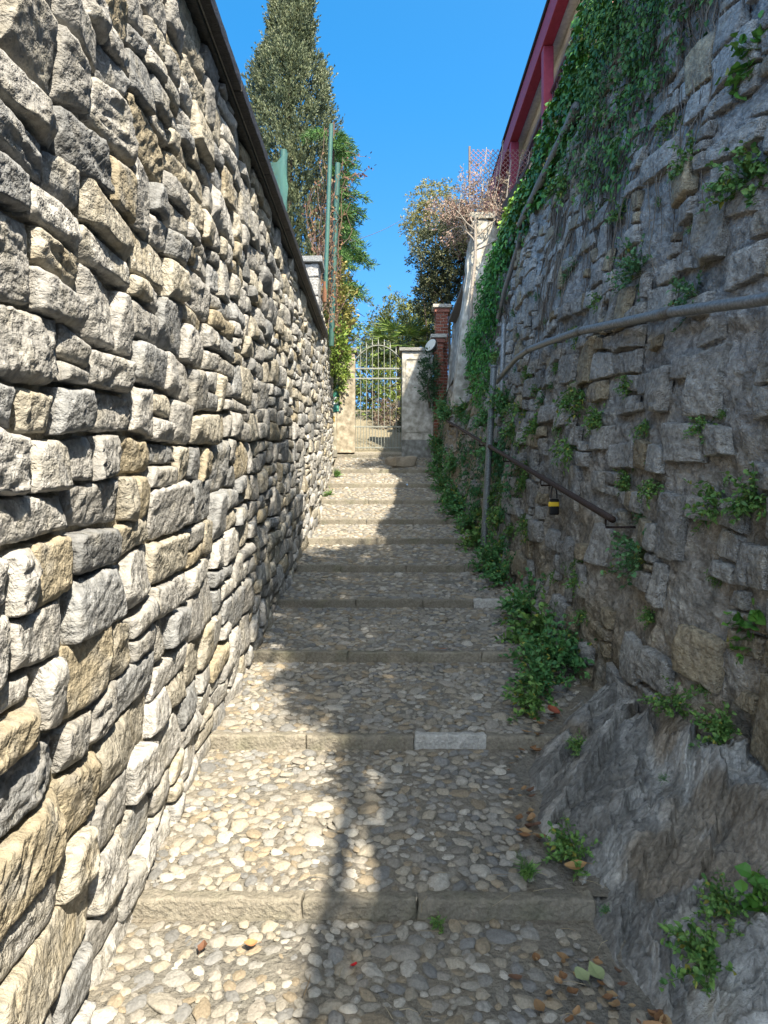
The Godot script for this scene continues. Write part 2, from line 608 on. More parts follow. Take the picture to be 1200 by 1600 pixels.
func path() -> void:
	var root := Node3D.new()
	root.name = "path"
	add_child(root)
	root.set_meta("kind", "structure")
	# bedding of the cobbles, one sheet per tread
	for k in range(-1, 11):
		var d0: float = -4.0 if k < 0 else DK[k] + 0.05
		var d1: float = 15.62 if k == 10 else DK[k + 1] + 0.03
		var nu := 44
		var nv := int(maxf(8, (d1 - d0) / (0.035 if k < 4 else 0.06)))
		var mb := sheet(nu, nv, func(u, v):
			var d := lerpf(d0, d1, v)
			var x := lerpf(-1.0, 1.7, u)
			var y: float = (gnd(d) if d < DK[mini(k + 1, 10)] or k == 10 else gnd(DK[k + 1] - 0.001)) - 0.012
			y += 0.010 * nb.get_noise_2d(x * 3, d * 3) + 0.006 * nb.get_noise_2d(x * 14, d * 14)
			var t := nb.get_noise_2d(x * 1.5 + 30, d * 1.5)
			var cl := mixc(Color(0.315, 0.285, 0.235), Color(0.235, 0.225, 0.20), t * 1.4 + 0.4)
			return [P(x, y, d), cl * (1.0 + 0.25 * nb.get_noise_2d(x * 9, d * 9))])
		part("bedding", mb.done(true), M.path_mortar, root)
	# edging stones of the steps
	for k in 11:
		var cutsx := [-1.0]
		if k == 1:
			cutsx = [-1.0, -0.42, 0.165, 0.555, 1.0]
		elif k == 3:
			cutsx = [-1.0, -0.25, 0.35, 0.80, 1.22]
		else:
			while cutsx[-1] < 0.6:
				cutsx.append(cutsx[-1] + r(0.45, 0.95))
			if cutsx[-1] > 1.1:
				cutsx.pop_back()
			if k == 0:
				cutsx = [-1.0, -0.30, 0.12, 0.78]
			else:
				cutsx.append(1.32)
		for j in cutsx.size() - 1:
			var mb := MB.new()
			var pale: bool = (k == 1 and j == 2) or (k == 3 and j == 3)
			var sh := r(0.88, 1.12)
			mb.col = Color(0.60, 0.60, 0.58) if pale else Color(0.31, 0.285, 0.235) * sh
			var w: float = cutsx[j + 1] - cutsx[j] - 0.0015
			var c := P((cutsx[j] + cutsx[j + 1]) / 2, 0, DK[k] + 0.038 + r(-0.006, 0.006))
			c.y = YK[k] + EYE - 0.085 + r(-0.004, 0.006)
			block(mb, Vector3.ZERO, Vector3(w, 0.18, 0.075), 0.016, Basis(Vector3.UP, r(-0.008, 0.008)) * Basis(Vector3.RIGHT, -0.04), 0.014, 0.03, 16.0)
			for q in mb.c.size():
				var wp := mb.v[q] + c
				mb.c[q] = mixc(mb.c[q], Color(0.17, 0.18, 0.11), (0.0 if pale else 0.55) * clampf(nb.get_noise_3dv(wp * 4.0) * 1.6, 0.0, 1.0)) * (1.0 + 0.25 * nb.get_noise_3dv(wp * 14.0))
			var o := part("kerb_stone", mb.done(true), M.slab, root, c)
			if pale:
				o.set_meta("label", "pale grey replacement kerb stone in the step edge")
	# cobbles: shapes first
	var forms := []
	for s in 14:
		var mb := MB.new()
		var cl: Color = [Color(0.39, 0.365, 0.315), Color(0.36, 0.35, 0.325), Color(0.42, 0.38, 0.31), Color(0.27, 0.27, 0.265), Color(0.38, 0.32, 0.235), Color(0.50, 0.475, 0.425), Color(0.36, 0.335, 0.295)][s % 7]
		var el := r(1.0, 1.75)
		var ns := Vector3(s * 17.0, 3, 1)
		var nu := 14
		var nv := 7
		for j in nv + 1:
			for i in nu:
				var an := TAU * i / nu
				var ph := PI * 0.5 - (PI * 0.72) * j / nv
				var q := Vector3(cos(an) * cos(ph), sin(ph), sin(an) * cos(ph))
				q *= 1.0 + 0.42 * nb.get_noise_3dv(q * 0.8 + ns) + 0.10 * nb.get_noise_3dv(q * 2.4 + ns)
				q = Vector3(q.x * el, q.y * 0.62, q.z) / sqrt(el)
				mb.pc(q, cl * (1.0 + 0.22 * nb.get_noise_3dv(q * 2.2 + ns)))
		for j in nv:
			for i in nu:
				var i2 := (i + 1) % nu
				mb.q(j * nu + i, j * nu + i2, (j + 1) * nu + i2, (j + 1) * nu + i)
		forms.append(mb.done(true))
	# scatter without overlaps
	var cellsz := 0.12
	var hash_ := {}
	var spots := []
	for pass_ in [[0.042, 0.058, 500], [0.025, 0.040, 20000], [0.017, 0.026, 80000], [0.010, 0.017, 60000]]:
		for n in pass_[2]:
			var x := r(-0.95, 1.45)
			var d := r(0.6, 15.5) if rng.randf() < 0.6 else r(0.6, 7.0)
			var rad := r(pass_[0], pass_[1])
			if x > xw(d, gs(d)) + 0.02 or x > redge(d) - 0.02 and d < 4.9:
				continue
			if rad < 0.021 and d > 6.5:
				continue
			# thin strips of bare mortar and the worn near treads
			var bare := nb.get_noise_2d(x * 1.3 + 9, d * 1.3)
			if d < 2.6 and bare > 0.15 and rng.randf() < 0.5:
				continue
			if x > 0.55 and d < 4.0 and rng.randf() < 0.8:
				continue
			var ok := true
			for k in 11:
				if d > DK[k] - rad * 0.8 and d < DK[k] + 0.07 + rad * 0.8:
					ok = false
					break
			if not ok:
				continue
			var cx := int(floor(x / cellsz))
			var cy := int(floor(d / cellsz))
			for ox in [-1, 0, 1]:
				for oy in [-1, 0, 1]:
					for q in hash_.get(Vector2i(cx + ox, cy + oy), []):
						var dx: float = q[0] - x
						var dy: float = q[1] - d
						var rr: float = (q[2] + rad) * 0.80
						if dx * dx + dy * dy < rr * rr:
							ok = false
							break
					if not ok:
						break
				if not ok:
					break
			if not ok:
				continue
			var key := Vector2i(cx, cy)
			if not hash_.has(key):
				hash_[key] = []
			var rec := [x, d, rad, rng.randi() % 14, r(0, TAU), r(0.8, 1.15)]
			hash_[key].append(rec)
			spots.append(rec)
	spots.sort_custom(func(a, b): return a[2] / maxf(1.9, a[1]) > b[2] / maxf(1.9, b[1]))
	var bins := []
	for k in 14:
		bins.append([])
	for k in spots.size():
		var s: Array = spots[k]
		var rad: float = s[2]
		var b := Basis(Vector3.RIGHT, 0.1) * Basis(Vector3(r(-1, 1), 0, r(-1, 1)).normalized(), r(0, 0.16)) * Basis(Vector3.UP, s[4])
		var sc := Vector3(rad, rad * r(0.55, 0.95), rad * r(0.85, 1.05))
		var tr := Transform3D(b.scaled_local(sc), P(s[0], gnd(s[1]) - 0.010 - rad * r(0.06, 0.28), s[1]))
		if k < 300:
			var o := part("cobble", forms[s[3]], M.cobble_stone, root)
			o.transform = tr
		else:
			bins[s[3]].append([tr, s[5]])
	for k in 14:
		var mm := MultiMesh.new()
		mm.transform_format = MultiMesh.TRANSFORM_3D
		mm.use_colors = true
		mm.mesh = forms[k]
		mm.instance_count = bins[k].size()
		for q in bins[k].size():
			mm.set_instance_transform(q, bins[k][q][0])
			var s: float = bins[k][q][1]
			mm.set_instance_color(q, Color(s, s, s))
		var o := MultiMeshInstance3D.new()
		o.name = numbered("cobble_bed", root.get_instance_id())
		o.multimesh = mm
		o.material_override = M.cobble_stone
		root.add_child(o, true)
		o.set_meta("kind", "stuff")
	print("cobbles ", spots.size())

const LX := -0.946
func ltop(d: float) -> float:
	return lin([0.0, 3.4, 10.8], [2.36, 2.42, 2.56], d)

func lsurf(d: float, y: float, h: float) -> Vector3:
	return P(LX - 0.03 + h, y, d)

func palette() -> Array:
	var k := rng.randf()
	if k < 0.50:
		return [Color(0.62, 0.61, 0.59) * r(0.7, 1.12), Color(0.62, 0.585, 0.50)]
	if k < 0.72:
		return [Color(0.43, 0.44, 0.45) * r(0.75, 1.15), Color(0.54, 0.51, 0.44)]
	if k < 0.93:
		return [Color(0.66, 0.62, 0.53) * r(0.75, 1.1), Color(0.56, 0.485, 0.345)]
	return [Color(0.56, 0.49, 0.36) * r(0.85, 1.1), Color(0.50, 0.49, 0.46)]

func rubble(root: Node, d0: float, d1: float, lo: Callable, hi: Callable, amin: float, amax: float, surf: Callable, flip: bool, hmin: float, hmax: float, most: int, mat_: Material, keep: float, pal: Callable, rel: float, gap: float, flat := 1.0) -> void:
	# irregular stones laid between the two height lines
	var cells := []
	var hmid := 3.4
	cut(d0, 0.0, d1, hmid, amin, amax, cells, flat)
	cells.sort_custom(func(a, b): return a[0] < b[0])
	var rest := MB.new()
	var n := 0
	for ce in cells:
		if rng.randf() > keep:
			continue
		var qd := []
		for k in [[0, 1], [2, 1], [2, 3], [0, 3]]:
			var d: float = ce[k[0]]
			var t: float = ce[k[1]] / hmid
			var y: float = lerpf(lo.call(d), hi.call(d), t)
			var wv := 0.055 * minf(1.0, minf(t, 1.0 - t) * 9.0 + 0.1)
			var wx := 0.0 if d < d0 + 0.01 or d > d1 - 0.01 else 0.055
			qd.append(Vector2(d + wx * nb.get_noise_2d(d * 1.9, y * 1.9), y + wv * nb.get_noise_2d(d * 1.9 + 60, y * 1.9)))
		var cen: Vector2 = (qd[0] + qd[1] + qd[2] + qd[3]) / 4.0
		for k in 4:
			var o: Vector2 = qd[k] - cen
			qd[k] = cen + o * (1.0 - gap * r(0.7, 1.5) / maxf(0.08, o.length() * 0.7))
		var far: float = maxf(1.6, cen.x)
		var p: Array = pal.call()
		var h := r(hmin, hmax)
		if n < most:
			var at: Vector3 = surf.call(cen.x, cen.y, 0.0)
			var mb := MB.new()
			stone(mb, qd, h, surf, 0.0052 * far, flip, p[0], p[1], at, rel)
			part("stone", mb.done(true), mat_, root, at)
		else:
			stone(rest, qd, h, surf, 0.0055 * far, flip, p[0], p[1], Vector3.ZERO, rel)
		n += 1
	if rest.v.size():
		part("stone_courses", rest.done(true), mat_, root, Vector3.ZERO, "stuff")
	print("stones ", n)

func left_wall() -> void:
	var root := thing("stone_wall", "tall sunlit rubble stone wall with dark slate coping, left of the path", "wall")
	var mort := sheet(240, 80, func(u, v):
		var d := lerpf(0.2, 10.85, u)
		var y := lerpf(gs(d) - 0.3, ltop(d), v)
		var h := 0.004 + 0.014 * nb.get_noise_2d(d * 6, y * 6) + 0.008 * nb.get_noise_2d(d * 20, y * 20)
		return [lsurf(d, y, h), Color(0.50, 0.455, 0.36) * (1.0 + 0.25 * nb.get_noise_2d(d * 8, y * 8))])
	part("mortar", mort.done(true), M.mortar, root)
	var core := MB.new()
	core.col = Color(0.35, 0.32, 0.26)
	var a0 := [Vector2(0.2, gs(0.2) - 0.4), Vector2(10.85, gs(10.85) - 0.4), Vector2(10.85, ltop(10.85) - 0.01), Vector2(0.2, ltop(0.2) - 0.01)]
	var xa := LX - 0.06
	var xb := LX - 0.36
	core.quad(P(xb, a0[1].y, a0[1].x), P(xb, a0[0].y, a0[0].x), P(xb, a0[3].y, a0[3].x), P(xb, a0[2].y, a0[2].x))
	core.quad(P(xa, a0[1].y, a0[1].x), P(xb, a0[1].y, a0[1].x), P(xb, a0[2].y, a0[2].x), P(xa, a0[2].y, a0[2].x))
	core.quad(P(xb, a0[0].y, a0[0].x), P(xa, a0[0].y, a0[0].x), P(xa, a0[3].y, a0[3].x), P(xb, a0[3].y, a0[3].x))
	part("wall_back", core.done(), M.mortar, root)
	rubble(root, 0.35, 10.8, func(d): return gs(d) - 0.18, func(d): return ltop(d) - 0.005, 0.030, 0.15, lsurf, false, 0.030, 0.068, 300, M.wall_stone, 1.0, palette, 0.85, 0.0045, 1.45)
	# coping: a thin bed course and overhanging dark slabs
	var d := 0.2
	while d < 10.8:
		var e := minf(10.88, d + r(0.95, 1.25))
		if 10.88 - e < 0.4:
			e = 10.88
		var mid := (d + e) / 2
		var ang := atan((ltop(e) - ltop(d)) / (e - d))
		var mb := MB.new()
		mb.col = Color(0.060, 0.060, 0.065) * r(0.9, 1.2)
		block(mb, Vector3.ZERO, Vector3(0.52, 0.075, e - d - 0.006), 0.008, Basis(Vector3.RIGHT, ang), 0.004, 0.08)
		part("coping_slab", mb.done(true), M.slate, root, P(LX - 0.145, ltop(mid) + 0.065, mid))
		var bd := MB.new()
		bd.col = Color(0.09, 0.088, 0.085)
		block(bd, Vector3.ZERO, Vector3(0.44, 0.028, e - d - 0.004), 0.004, Basis(Vector3.RIGHT, ang))
		part("coping_bed", bd.done(true), M.slate, root, P(LX - 0.165, ltop(mid) + 0.013, mid))
		d = e
	# thin pale strip, coloured to stand in for light glinting along the slabs' lower edge
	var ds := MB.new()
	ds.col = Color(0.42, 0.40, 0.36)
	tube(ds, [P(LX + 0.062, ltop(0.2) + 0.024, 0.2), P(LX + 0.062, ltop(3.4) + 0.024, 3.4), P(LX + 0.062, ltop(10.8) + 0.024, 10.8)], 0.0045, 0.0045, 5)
	part("glint_strip", ds.done(true), M.slab, root)

func far_left() -> void:
	# square pier of dressed blocks at the end of the coping
	var pier := thing("stone_pier", "square pier of pale dressed blocks with grey cap, ending the slate coping", "pier", P(-1.17, 0.2, 11.12))
	var y := -0.4
	var topy := 3.72
	while y < topy - 0.05:
		var h := minf(r(0.24, 0.34), topy - y)
		var mb := MB.new()
		mb.col = Color(0.52, 0.51, 0.50) * r(0.9, 1.08)
		block(mb, Vector3.ZERO, Vector3(0.38, h - 0.012, 0.40), 0.018, Basis.IDENTITY, 0.03, 0.05, 7.0)
		part("dressed_block", mb.done(true), M.wall_stone, pier, Vector3(0, y + h / 2 - 0.2, 0))
		y += h
	var cp := MB.new()
	cp.col = Color(0.30, 0.31, 0.32)
	block(cp, Vector3.ZERO, Vector3(0.50, 0.09, 0.52), 0.012, Basis.IDENTITY, 0.006, 0.05)
	part("cap", cp.done(true), M.slab, pier, Vector3(0, topy + 0.047 - 0.2, 0))
	# second wall
	var top2 := func(d): return lin([11.3, 13.0, 15.3], [3.45, 3.2, 2.9], d)
	var w2 := thing("stone_wall", "far pale rubble wall under the green fence posts, beyond the pier", "wall")
	var s2 := func(d, yy, h): return P(-1.045 + h, yy, d)
	var mb2 := MB.new()
	mb2.col = Color(0.42, 0.39, 0.32)
	for k in 1:
		var q0 := P(-1.05, 0.0, 11.3)
		var q1 := P(-1.05, 0.7, 14.6)
		mb2.quad(q0 + Vector3(0, -0.6, 0), q1 + Vector3(0, -0.6, 0), P(-1.05, top2.call(14.6), 14.6), P(-1.05, top2.call(11.3), 11.3))
		mb2.quad(P(-1.36, -0.6, 11.3), P(-1.05, -0.6, 11.3), P(-1.05, top2.call(11.3), 11.3), P(-1.36, top2.call(11.3), 11.3))
		mb2.quad(P(-1.05, 0.1, 14.6), P(-1.36, 0.1, 14.6), P(-1.36, top2.call(14.6), 14.6), P(-1.05, top2.call(14.6), 14.6))
		mb2.quad(P(-1.05, top2.call(11.3), 11.3), P(-1.05, top2.call(14.6), 14.6), P(-1.36, top2.call(14.6), 14.6), P(-1.36, top2.call(11.3), 11.3))
		mb2.quad(P(-1.36, 0.1, 14.6), P(-1.36, -0.6, 11.3), P(-1.36, top2.call(11.3), 11.3), P(-1.36, top2.call(14.6), 14.6))
	part("mortar", mb2.done(), M.mortar, w2)
	rubble(w2, 11.32, 14.58, func(d): return gs(d) - 0.12, func(d): return top2.call(d) - 0.01, 0.02, 0.07, s2, false, 0.02, 0.05, 60, M.wall_stone, 1.0, palette, 0.8, 0.005, 1.3)

func old_palette() -> Array:
	var k := rng.randf()
	if k < 0.5:
		return [Color(0.72, 0.71, 0.68) * r(0.75, 1.15), Color(0.60, 0.52, 0.38)]
	if k < 0.75:
		return [Color(0.72, 0.61, 0.43) * r(0.75, 1.15), Color(0.45, 0.41, 0.36)]
	return [Color(0.84, 0.82, 0.77) * r(0.85, 1.1), Color(0.52, 0.51, 0.48)]

func wrel(d: float, y: float) -> float:          # how far the old wall's face stands out
	var wx := 0.10 * nb.get_noise_2d(d * 3, y * 3)
	var wy := 0.08 * nb.get_noise_2d(d * 3 + 50, y * 3)
	var px := (d + wx) * 5.2
	var py := (y + wy) * 7.0
	var bury := smoothstep(-0.35, 0.35, nb.get_noise_2d(d * 0.9 + 7, y * 0.9))
	var c1 := minf(nc.get_noise_2d(px, py) + 1.0, 0.32) / 0.32
	var cv := nv.get_noise_2d(px, py)
	var c2 := minf(nc.get_noise_2d(d * 17.0, y * 21.0) + 1.0, 0.4)
	return 0.075 * nb.get_noise_2d(d * 0.8, y * 0.8) + c1 * (0.014 + 0.012 * cv) * bury + 0.012 * c2 + 0.015 * nb.get_noise_2d(d * 5, y * 5) + 0.016 * nb.get_noise_2d(d * 14, y * 14) + 0.012 * absf(nb.get_noise_2d(d * 30, y * 30))

func rsurf(d: float, y: float, h: float) -> Vector3:
	return P(xw(d, y) - 0.045 - 0.075 * nb.get_noise_2d(d * 0.8, y * 0.8) - h, y, d)

func wallat(d: float, y: float, out := 0.05) -> Vector3:
	return P(xw(d, y) - wrel(d, y) - out + 0.02, y, d)

func right_wall() -> void:
	var root := thing("retaining_wall", "tall shaded old retaining wall of rough rubble and crumbling mortar, right of the path", "wall")
	var face := sheet(560, 270, func(u, v):
		var d := 0.3 + 15.2 * pow(u, 1.35)
		var lo := gs(d) - 0.25
		var y := lerpf(lo, wtop(d), v)
		var h := wrel(d, y)
		var a := nb.get_noise_2d(d * 1.1 + 20, y * 1.4)
		var b := nb.get_noise_2d(d * 3.5, y * 2.2 + 40)
		var e := nb.get_noise_2d(d * 11, y * 6.5 + 11)
		var cv := nv.get_noise_2d((d + 0.10 * nb.get_noise_2d(d * 3, y * 3)) * 5.2, (y + 0.08 * nb.get_noise_2d(d * 3 + 50, y * 3)) * 7.0)
		var low := clampf((0.9 - (y - gs(d)) / 2.6) + a * 0.5, 0.0, 1.0)
		var cl := mixc(Color(0.72, 0.715, 0.70), Color(0.72, 0.61, 0.45), low) * (1.0 + 0.22 * cv)
		cl = mixc(cl, Color(0.92, 0.90, 0.85), clampf(b * 1.5 - 0.35, 0.0, 0.75))
		cl = mixc(cl, Color(0.24, 0.23, 0.205), clampf(-b * 1.4 - 0.25 + a * 0.4, 0.0, 0.75))
		cl = mixc(cl, Color(0.56, 0.42, 0.22), clampf(e * 1.6 - 0.75, 0.0, 0.5))
		return [P(xw(d, y) - h, y, d), cl * (1.0 + 0.45 * e) * (1.0 + 0.35 * nb.get_noise_2d(d * 26, y * 20))], true)
	part("rubble_face", face.done(true), M.old_wall, root)
	var bk := MB.new()
	bk.col = Color(0.25, 0.24, 0.22)
	var ds := [0.3, 1.0, 2.5, 4.0, 5.5, 6.5, 9.0, 10.8, 11.6, 13.5, 15.5]
	for k in ds.size() - 1:
		var d0: float = ds[k]
		var d1: float = ds[k + 1]
		var x0 := xw(d0, wtop(d0))
		var x1 := xw(d1, wtop(d1))
		bk.quad(P(x0 - 0.05, wtop(d0) - 0.004, d0), P(x0 + 0.5, wtop(d0) - 0.004, d0), P(x1 + 0.5, wtop(d1) - 0.004, d1), P(x1 - 0.05, wtop(d1) - 0.004, d1))
		bk.quad(P(x0 + 0.5, -2.0, d0), P(x1 + 0.5, -2.0, d1), P(x1 + 0.5, wtop(d1), d1), P(x0 + 0.5, wtop(d0), d0))
	part("wall_back", bk.done(), M.old_wall, root)
	rubble(root, 1.6, 13.5, func(d): return gs(d) - 0.05, func(d): return minf(wtop(d), 3.6) - 0.15, 0.012, 0.095, rsurf, true, 0.004, 0.026, 300, M.old_wall, 0.5, old_palette, 0.9, 0.008)
	# the wall behind the camera, which shades the near steps
	var nb_ := MB.new()
	nb_.col = Color(0.26, 0.25, 0.23)
	nb_.quad(P(1.6, -2.7, 0.3), P(1.65, -2.7, -8.0), P(2.3, 4.5, -8.0), P(2.25, 4.5, 0.3))
	nb_.quad(P(2.25, 4.5, 0.3), P(2.3, 4.5, -8.0), P(2.75, 4.5, -8.0), P(2.75, 4.5, 0.3))
	part("wall_return", nb_.done(), M.old_wall, root)

func rock() -> void:
	var mb := sheet(200, 560, func(u, v):
		var d := lerpf(0.9, 4.95, v)
		var x := lerpf(redge(d) - 0.06, 1.75, u)
		var hh := rockh(x, d)
		# thin beds dip diagonally and break off in ledges
		var k := (x * 0.80 - d * 0.60)
		var l := (x * 0.60 + d * 0.80)
		var wob := 0.10 * nb.get_noise_2d(x * 1.7, d * 1.7) + 0.02 * nb.get_noise_2d(x * 7, d * 7)
		var kk := (k + wob) * 4.6
		var big := kk - floorf(kk)
		var k2 := (k + wob * 1.3 + 0.02 * nb.get_noise_2d(x * 15, d * 15)) * 17.0
		var small := k2 - floorf(k2)
		var tone := nb.get_noise_2d(floorf(kk) * 7.3, l * 1.2)
		var tone2 := nb.get_noise_2d(floorf(k2) * 5.1, l * 2.5)
		var c := nc.get_noise_2d(x * 3.2 + wob * 2.0, d * 2.6)
		var ck := nc.get_noise_2d(x * 2.0 + wob, d * 1.5 + wob)
		var m := clampf((hh + 0.03) * 9.0, 0.0, 1.0)
		hh += m * (0.075 * (big - 0.5) * smoothstep(0.0, 0.05, big) + 0.020 * (small - 0.5) * (0.5 + tone2) + 0.09 * tone * 0.5 + 0.05 * minf(c + 1.0, 0.4) - 0.05 * (1.0 - smoothstep(0.0, 0.10, ck + 1.0)) + 0.03 * nb.get_noise_2d(x * 2.6, d * 2.6) + 0.016 * nv.get_noise_2d(x * 9 + wob * 6, d * 6) + 0.010 * nb.get_noise_2d(x * 18, d * 18))
		var earth := smoothstep(0.05, 0.3, nb.get_noise_2d(x * 1.3 + 3, d * 1.3) + (x - 1.25) * 0.7)
		var cl := mixc(Color(0.29, 0.29, 0.28), Color(0.60, 0.60, 0.58), clampf(0.32 + tone * 1.2 + tone2 * 0.9, 0.0, 1.0))
		cl = mixc(cl, Color(0.34, 0.285, 0.215), earth * 0.75)
		cl = cl * (1.0 + 0.22 * nb.get_noise_2d((k + wob) * 30, l * 4) + 0.25 * nb.get_noise_2d(x * 8, d * 8)) * lerpf(0.5, 1.0, smoothstep(0.0, 0.04, ck + 1.0)) * lerpf(0.62, 1.0, smoothstep(0.02, 0.22, small)) * (1.0 + 0.35 * tone2)
		return [P(x, gs(d) - 0.02 + hh, d), cl])
	solo("rock_outcrop", mb.done(true), M.schist, "bare grey layered rock outcrop bulging from the foot of the right wall", "rock")

func right_top() -> void:
	# pale ledge along the wall head
	var lg := MB.new()
	lg.col = Color(0.27, 0.265, 0.25)
	var pts := []
	for k in 14:
		var d := lerpf(6.3, 9.7, k / 13.0)
		pts.append(P(xw(d, 3.45) - 0.10, 3.50 - 0.02 * k * 0.5 + 0.02 * nb.get_noise_1d(d * 3), d))
	tube(lg, pts, 0.042, 0.036, 8, 0.15)
	solo("ledge", lg.done(true), M.slab, "pale weathered concrete ledge running along the head of the right wall, below the ivy", "ledge")
	# iron fence on the near wall head, with bars, half under the ivy
	var fe := thing("iron_fence", "dark iron fence of upright bars on the right wall head, overgrown by ivy", "fence")
	for k in 46:
		var d := 5.6 + k * 0.11
		var mb := MB.new()
		mb.col = Color(0.05, 0.05, 0.055)
		var y0 := wtop(d) - 0.05
		tube(mb, [Vector3.ZERO, Vector3(0, 0.72, 0)], 0.010, 0.010, 5)
		part("bar", mb.done(true), M.paint, fe, P(xw(d, wtop(d)) + 0.06, y0, d))
	for yy in [0.12, 0.66]:
		var mb := MB.new()
		mb.col = Color(0.05, 0.05, 0.055)
		tube(mb, [P(xw(5.55, 3.9) + 0.06, 4.0 + yy - 0.05, 5.55), P(xw(6.5, 3.6) + 0.06, 3.55 + yy, 6.5), P(xw(10.7, 3.5) + 0.06, 3.5 + yy, 10.7)], 0.014, 0.014, 5)
		part("rail", mb.done(true), M.paint, fe)
	# the fence further back that throws the thin shadow on the near steps
	var nf := thing("iron_fence", "iron fence with a single top rail on the right wall head beside the near steps", "fence")
	var rl := MB.new()
	rl.col = Color(0.06, 0.06, 0.06)
	tube(rl, [P(2.36, 4.98, -7.5), P(2.30, 4.98, -0.6)], 0.045, 0.045, 6)
	part("rail", rl.done(true), M.paint, nf)
	for k in 8:
		var mb := MB.new()
		mb.col = Color(0.06, 0.06, 0.06)
		tube(mb, [P(2.33, 4.45, -7.4 + k * 0.95), P(2.33, 4.97, -7.4 + k * 0.95)], 0.035, 0.035, 6)
		part("post", mb.done(true), M.paint, nf)
	# plastered wall beyond the rubble, and its lit buttress
	var pw := thing("plaster_wall", "shaded off-white plaster wall rising above the far rubble on the right", "wall")
	var top := func(d): return lin([11.9, 12.6, 13.4, 15.2], [4.75, 4.35, 4.10, 3.95], d)
	var sh := sheet(50, 50, func(u, v):
		var d := lerpf(11.9, 15.25, u)
		var y := lerpf(1.4, top.call(d), v)
		var st := clampf(nb.get_noise_2d(d * 3.0, y * 0.6) * 1.3, 0.0, 1.0)
		var cl := mixc(Color(0.66, 0.66, 0.64), Color(0.30, 0.29, 0.27), st * 0.8)
		return [P(xw(d, y) + 0.07 - 0.012 * nb.get_noise_2d(d * 3, y * 3), y, d), cl], true)
	part("face", sh.done(true), M.plaster, pw)
	var bk := MB.new()
	bk.col = Color(0.6, 0.6, 0.58)
	bk.quad(P(1.5, 1.4, 11.9), P(2.0, 1.4, 11.9), P(2.0, 4.9, 11.9), P(1.86 - 0.1, 4.9, 11.9))
	bk.quad(P(2.0, 1.4, 11.9), P(1.75, 1.4, 15.25), P(1.75, 4.15, 15.25), P(2.0, 4.9, 11.9))
	bk.quad(P(1.75, 1.4, 15.25), P(1.2, 1.4, 15.25), P(1.46, 4.15, 15.25), P(1.75, 4.15, 15.25))
	part("wall_back", bk.done(), M.plaster, pw)
	var cp := MB.new()
	cp.col = Color(0.22, 0.21, 0.20)
	for k in 6:
		var d0 := 11.95 + k * 0.55
		var d1 := d0 + 0.54
		var a := P(xw(d0, top.call(d0)) + 0.12, top.call(d0) + 0.03, d0)
		var b := P(xw(d1, top.call(d1)) + 0.12, top.call(d1) + 0.03, d1)
		block(cp, (a + b) / 2, Vector3(0.42, 0.06, a.distance_to(b)), 0.008, Basis.looking_at(b - a), 0.004, 0.1)
	part("coping", cp.done(true), M.slab, pw)
	var bt := thing("buttress", "sunlit white plaster buttress wrapped in bare vine stems, end of the right rubble wall", "buttress", P(1.42, 2.2, 11.75))
	var bm := MB.new()
	bm.col = Color(0.62, 0.60, 0.55)
	block(bm, Vector3.ZERO, Vector3(0.46, 3.0, 0.34), 0.03, Basis(Vector3.FORWARD, 0.10), 0.03, 0.07, 3.0)
	part("plaster_shaft", bm.done(true), M.plaster, bt, Vector3(0.05, 0.95, 0))
	var bc := MB.new()
	bc.col = Color(0.55, 0.53, 0.48)
	block(bc, Vector3.ZERO, Vector3(0.54, 0.10, 0.42), 0.02, Basis.IDENTITY, 0.015, 0.06)
	part("cap", bc.done(true), M.plaster, bt, Vector3(0.20, 2.49, 0))
	# dark sloping coping of the terrace
	var dk := MB.new()
	dk.col = Color(0.09, 0.08, 0.075)
	block(dk, Vector3.ZERO, Vector3(0.30, 0.16, 2.2), 0.015, Basis(Vector3.UP, 0.10) * Basis(Vector3.RIGHT, 0.0), 0.01, 0.1)
	solo("terrace_coping", dk.done(true), M.slab, "dark projecting stone coping of the terrace, beside the white buttress", "coping", "", "", P(1.98, 4.62, 10.9))

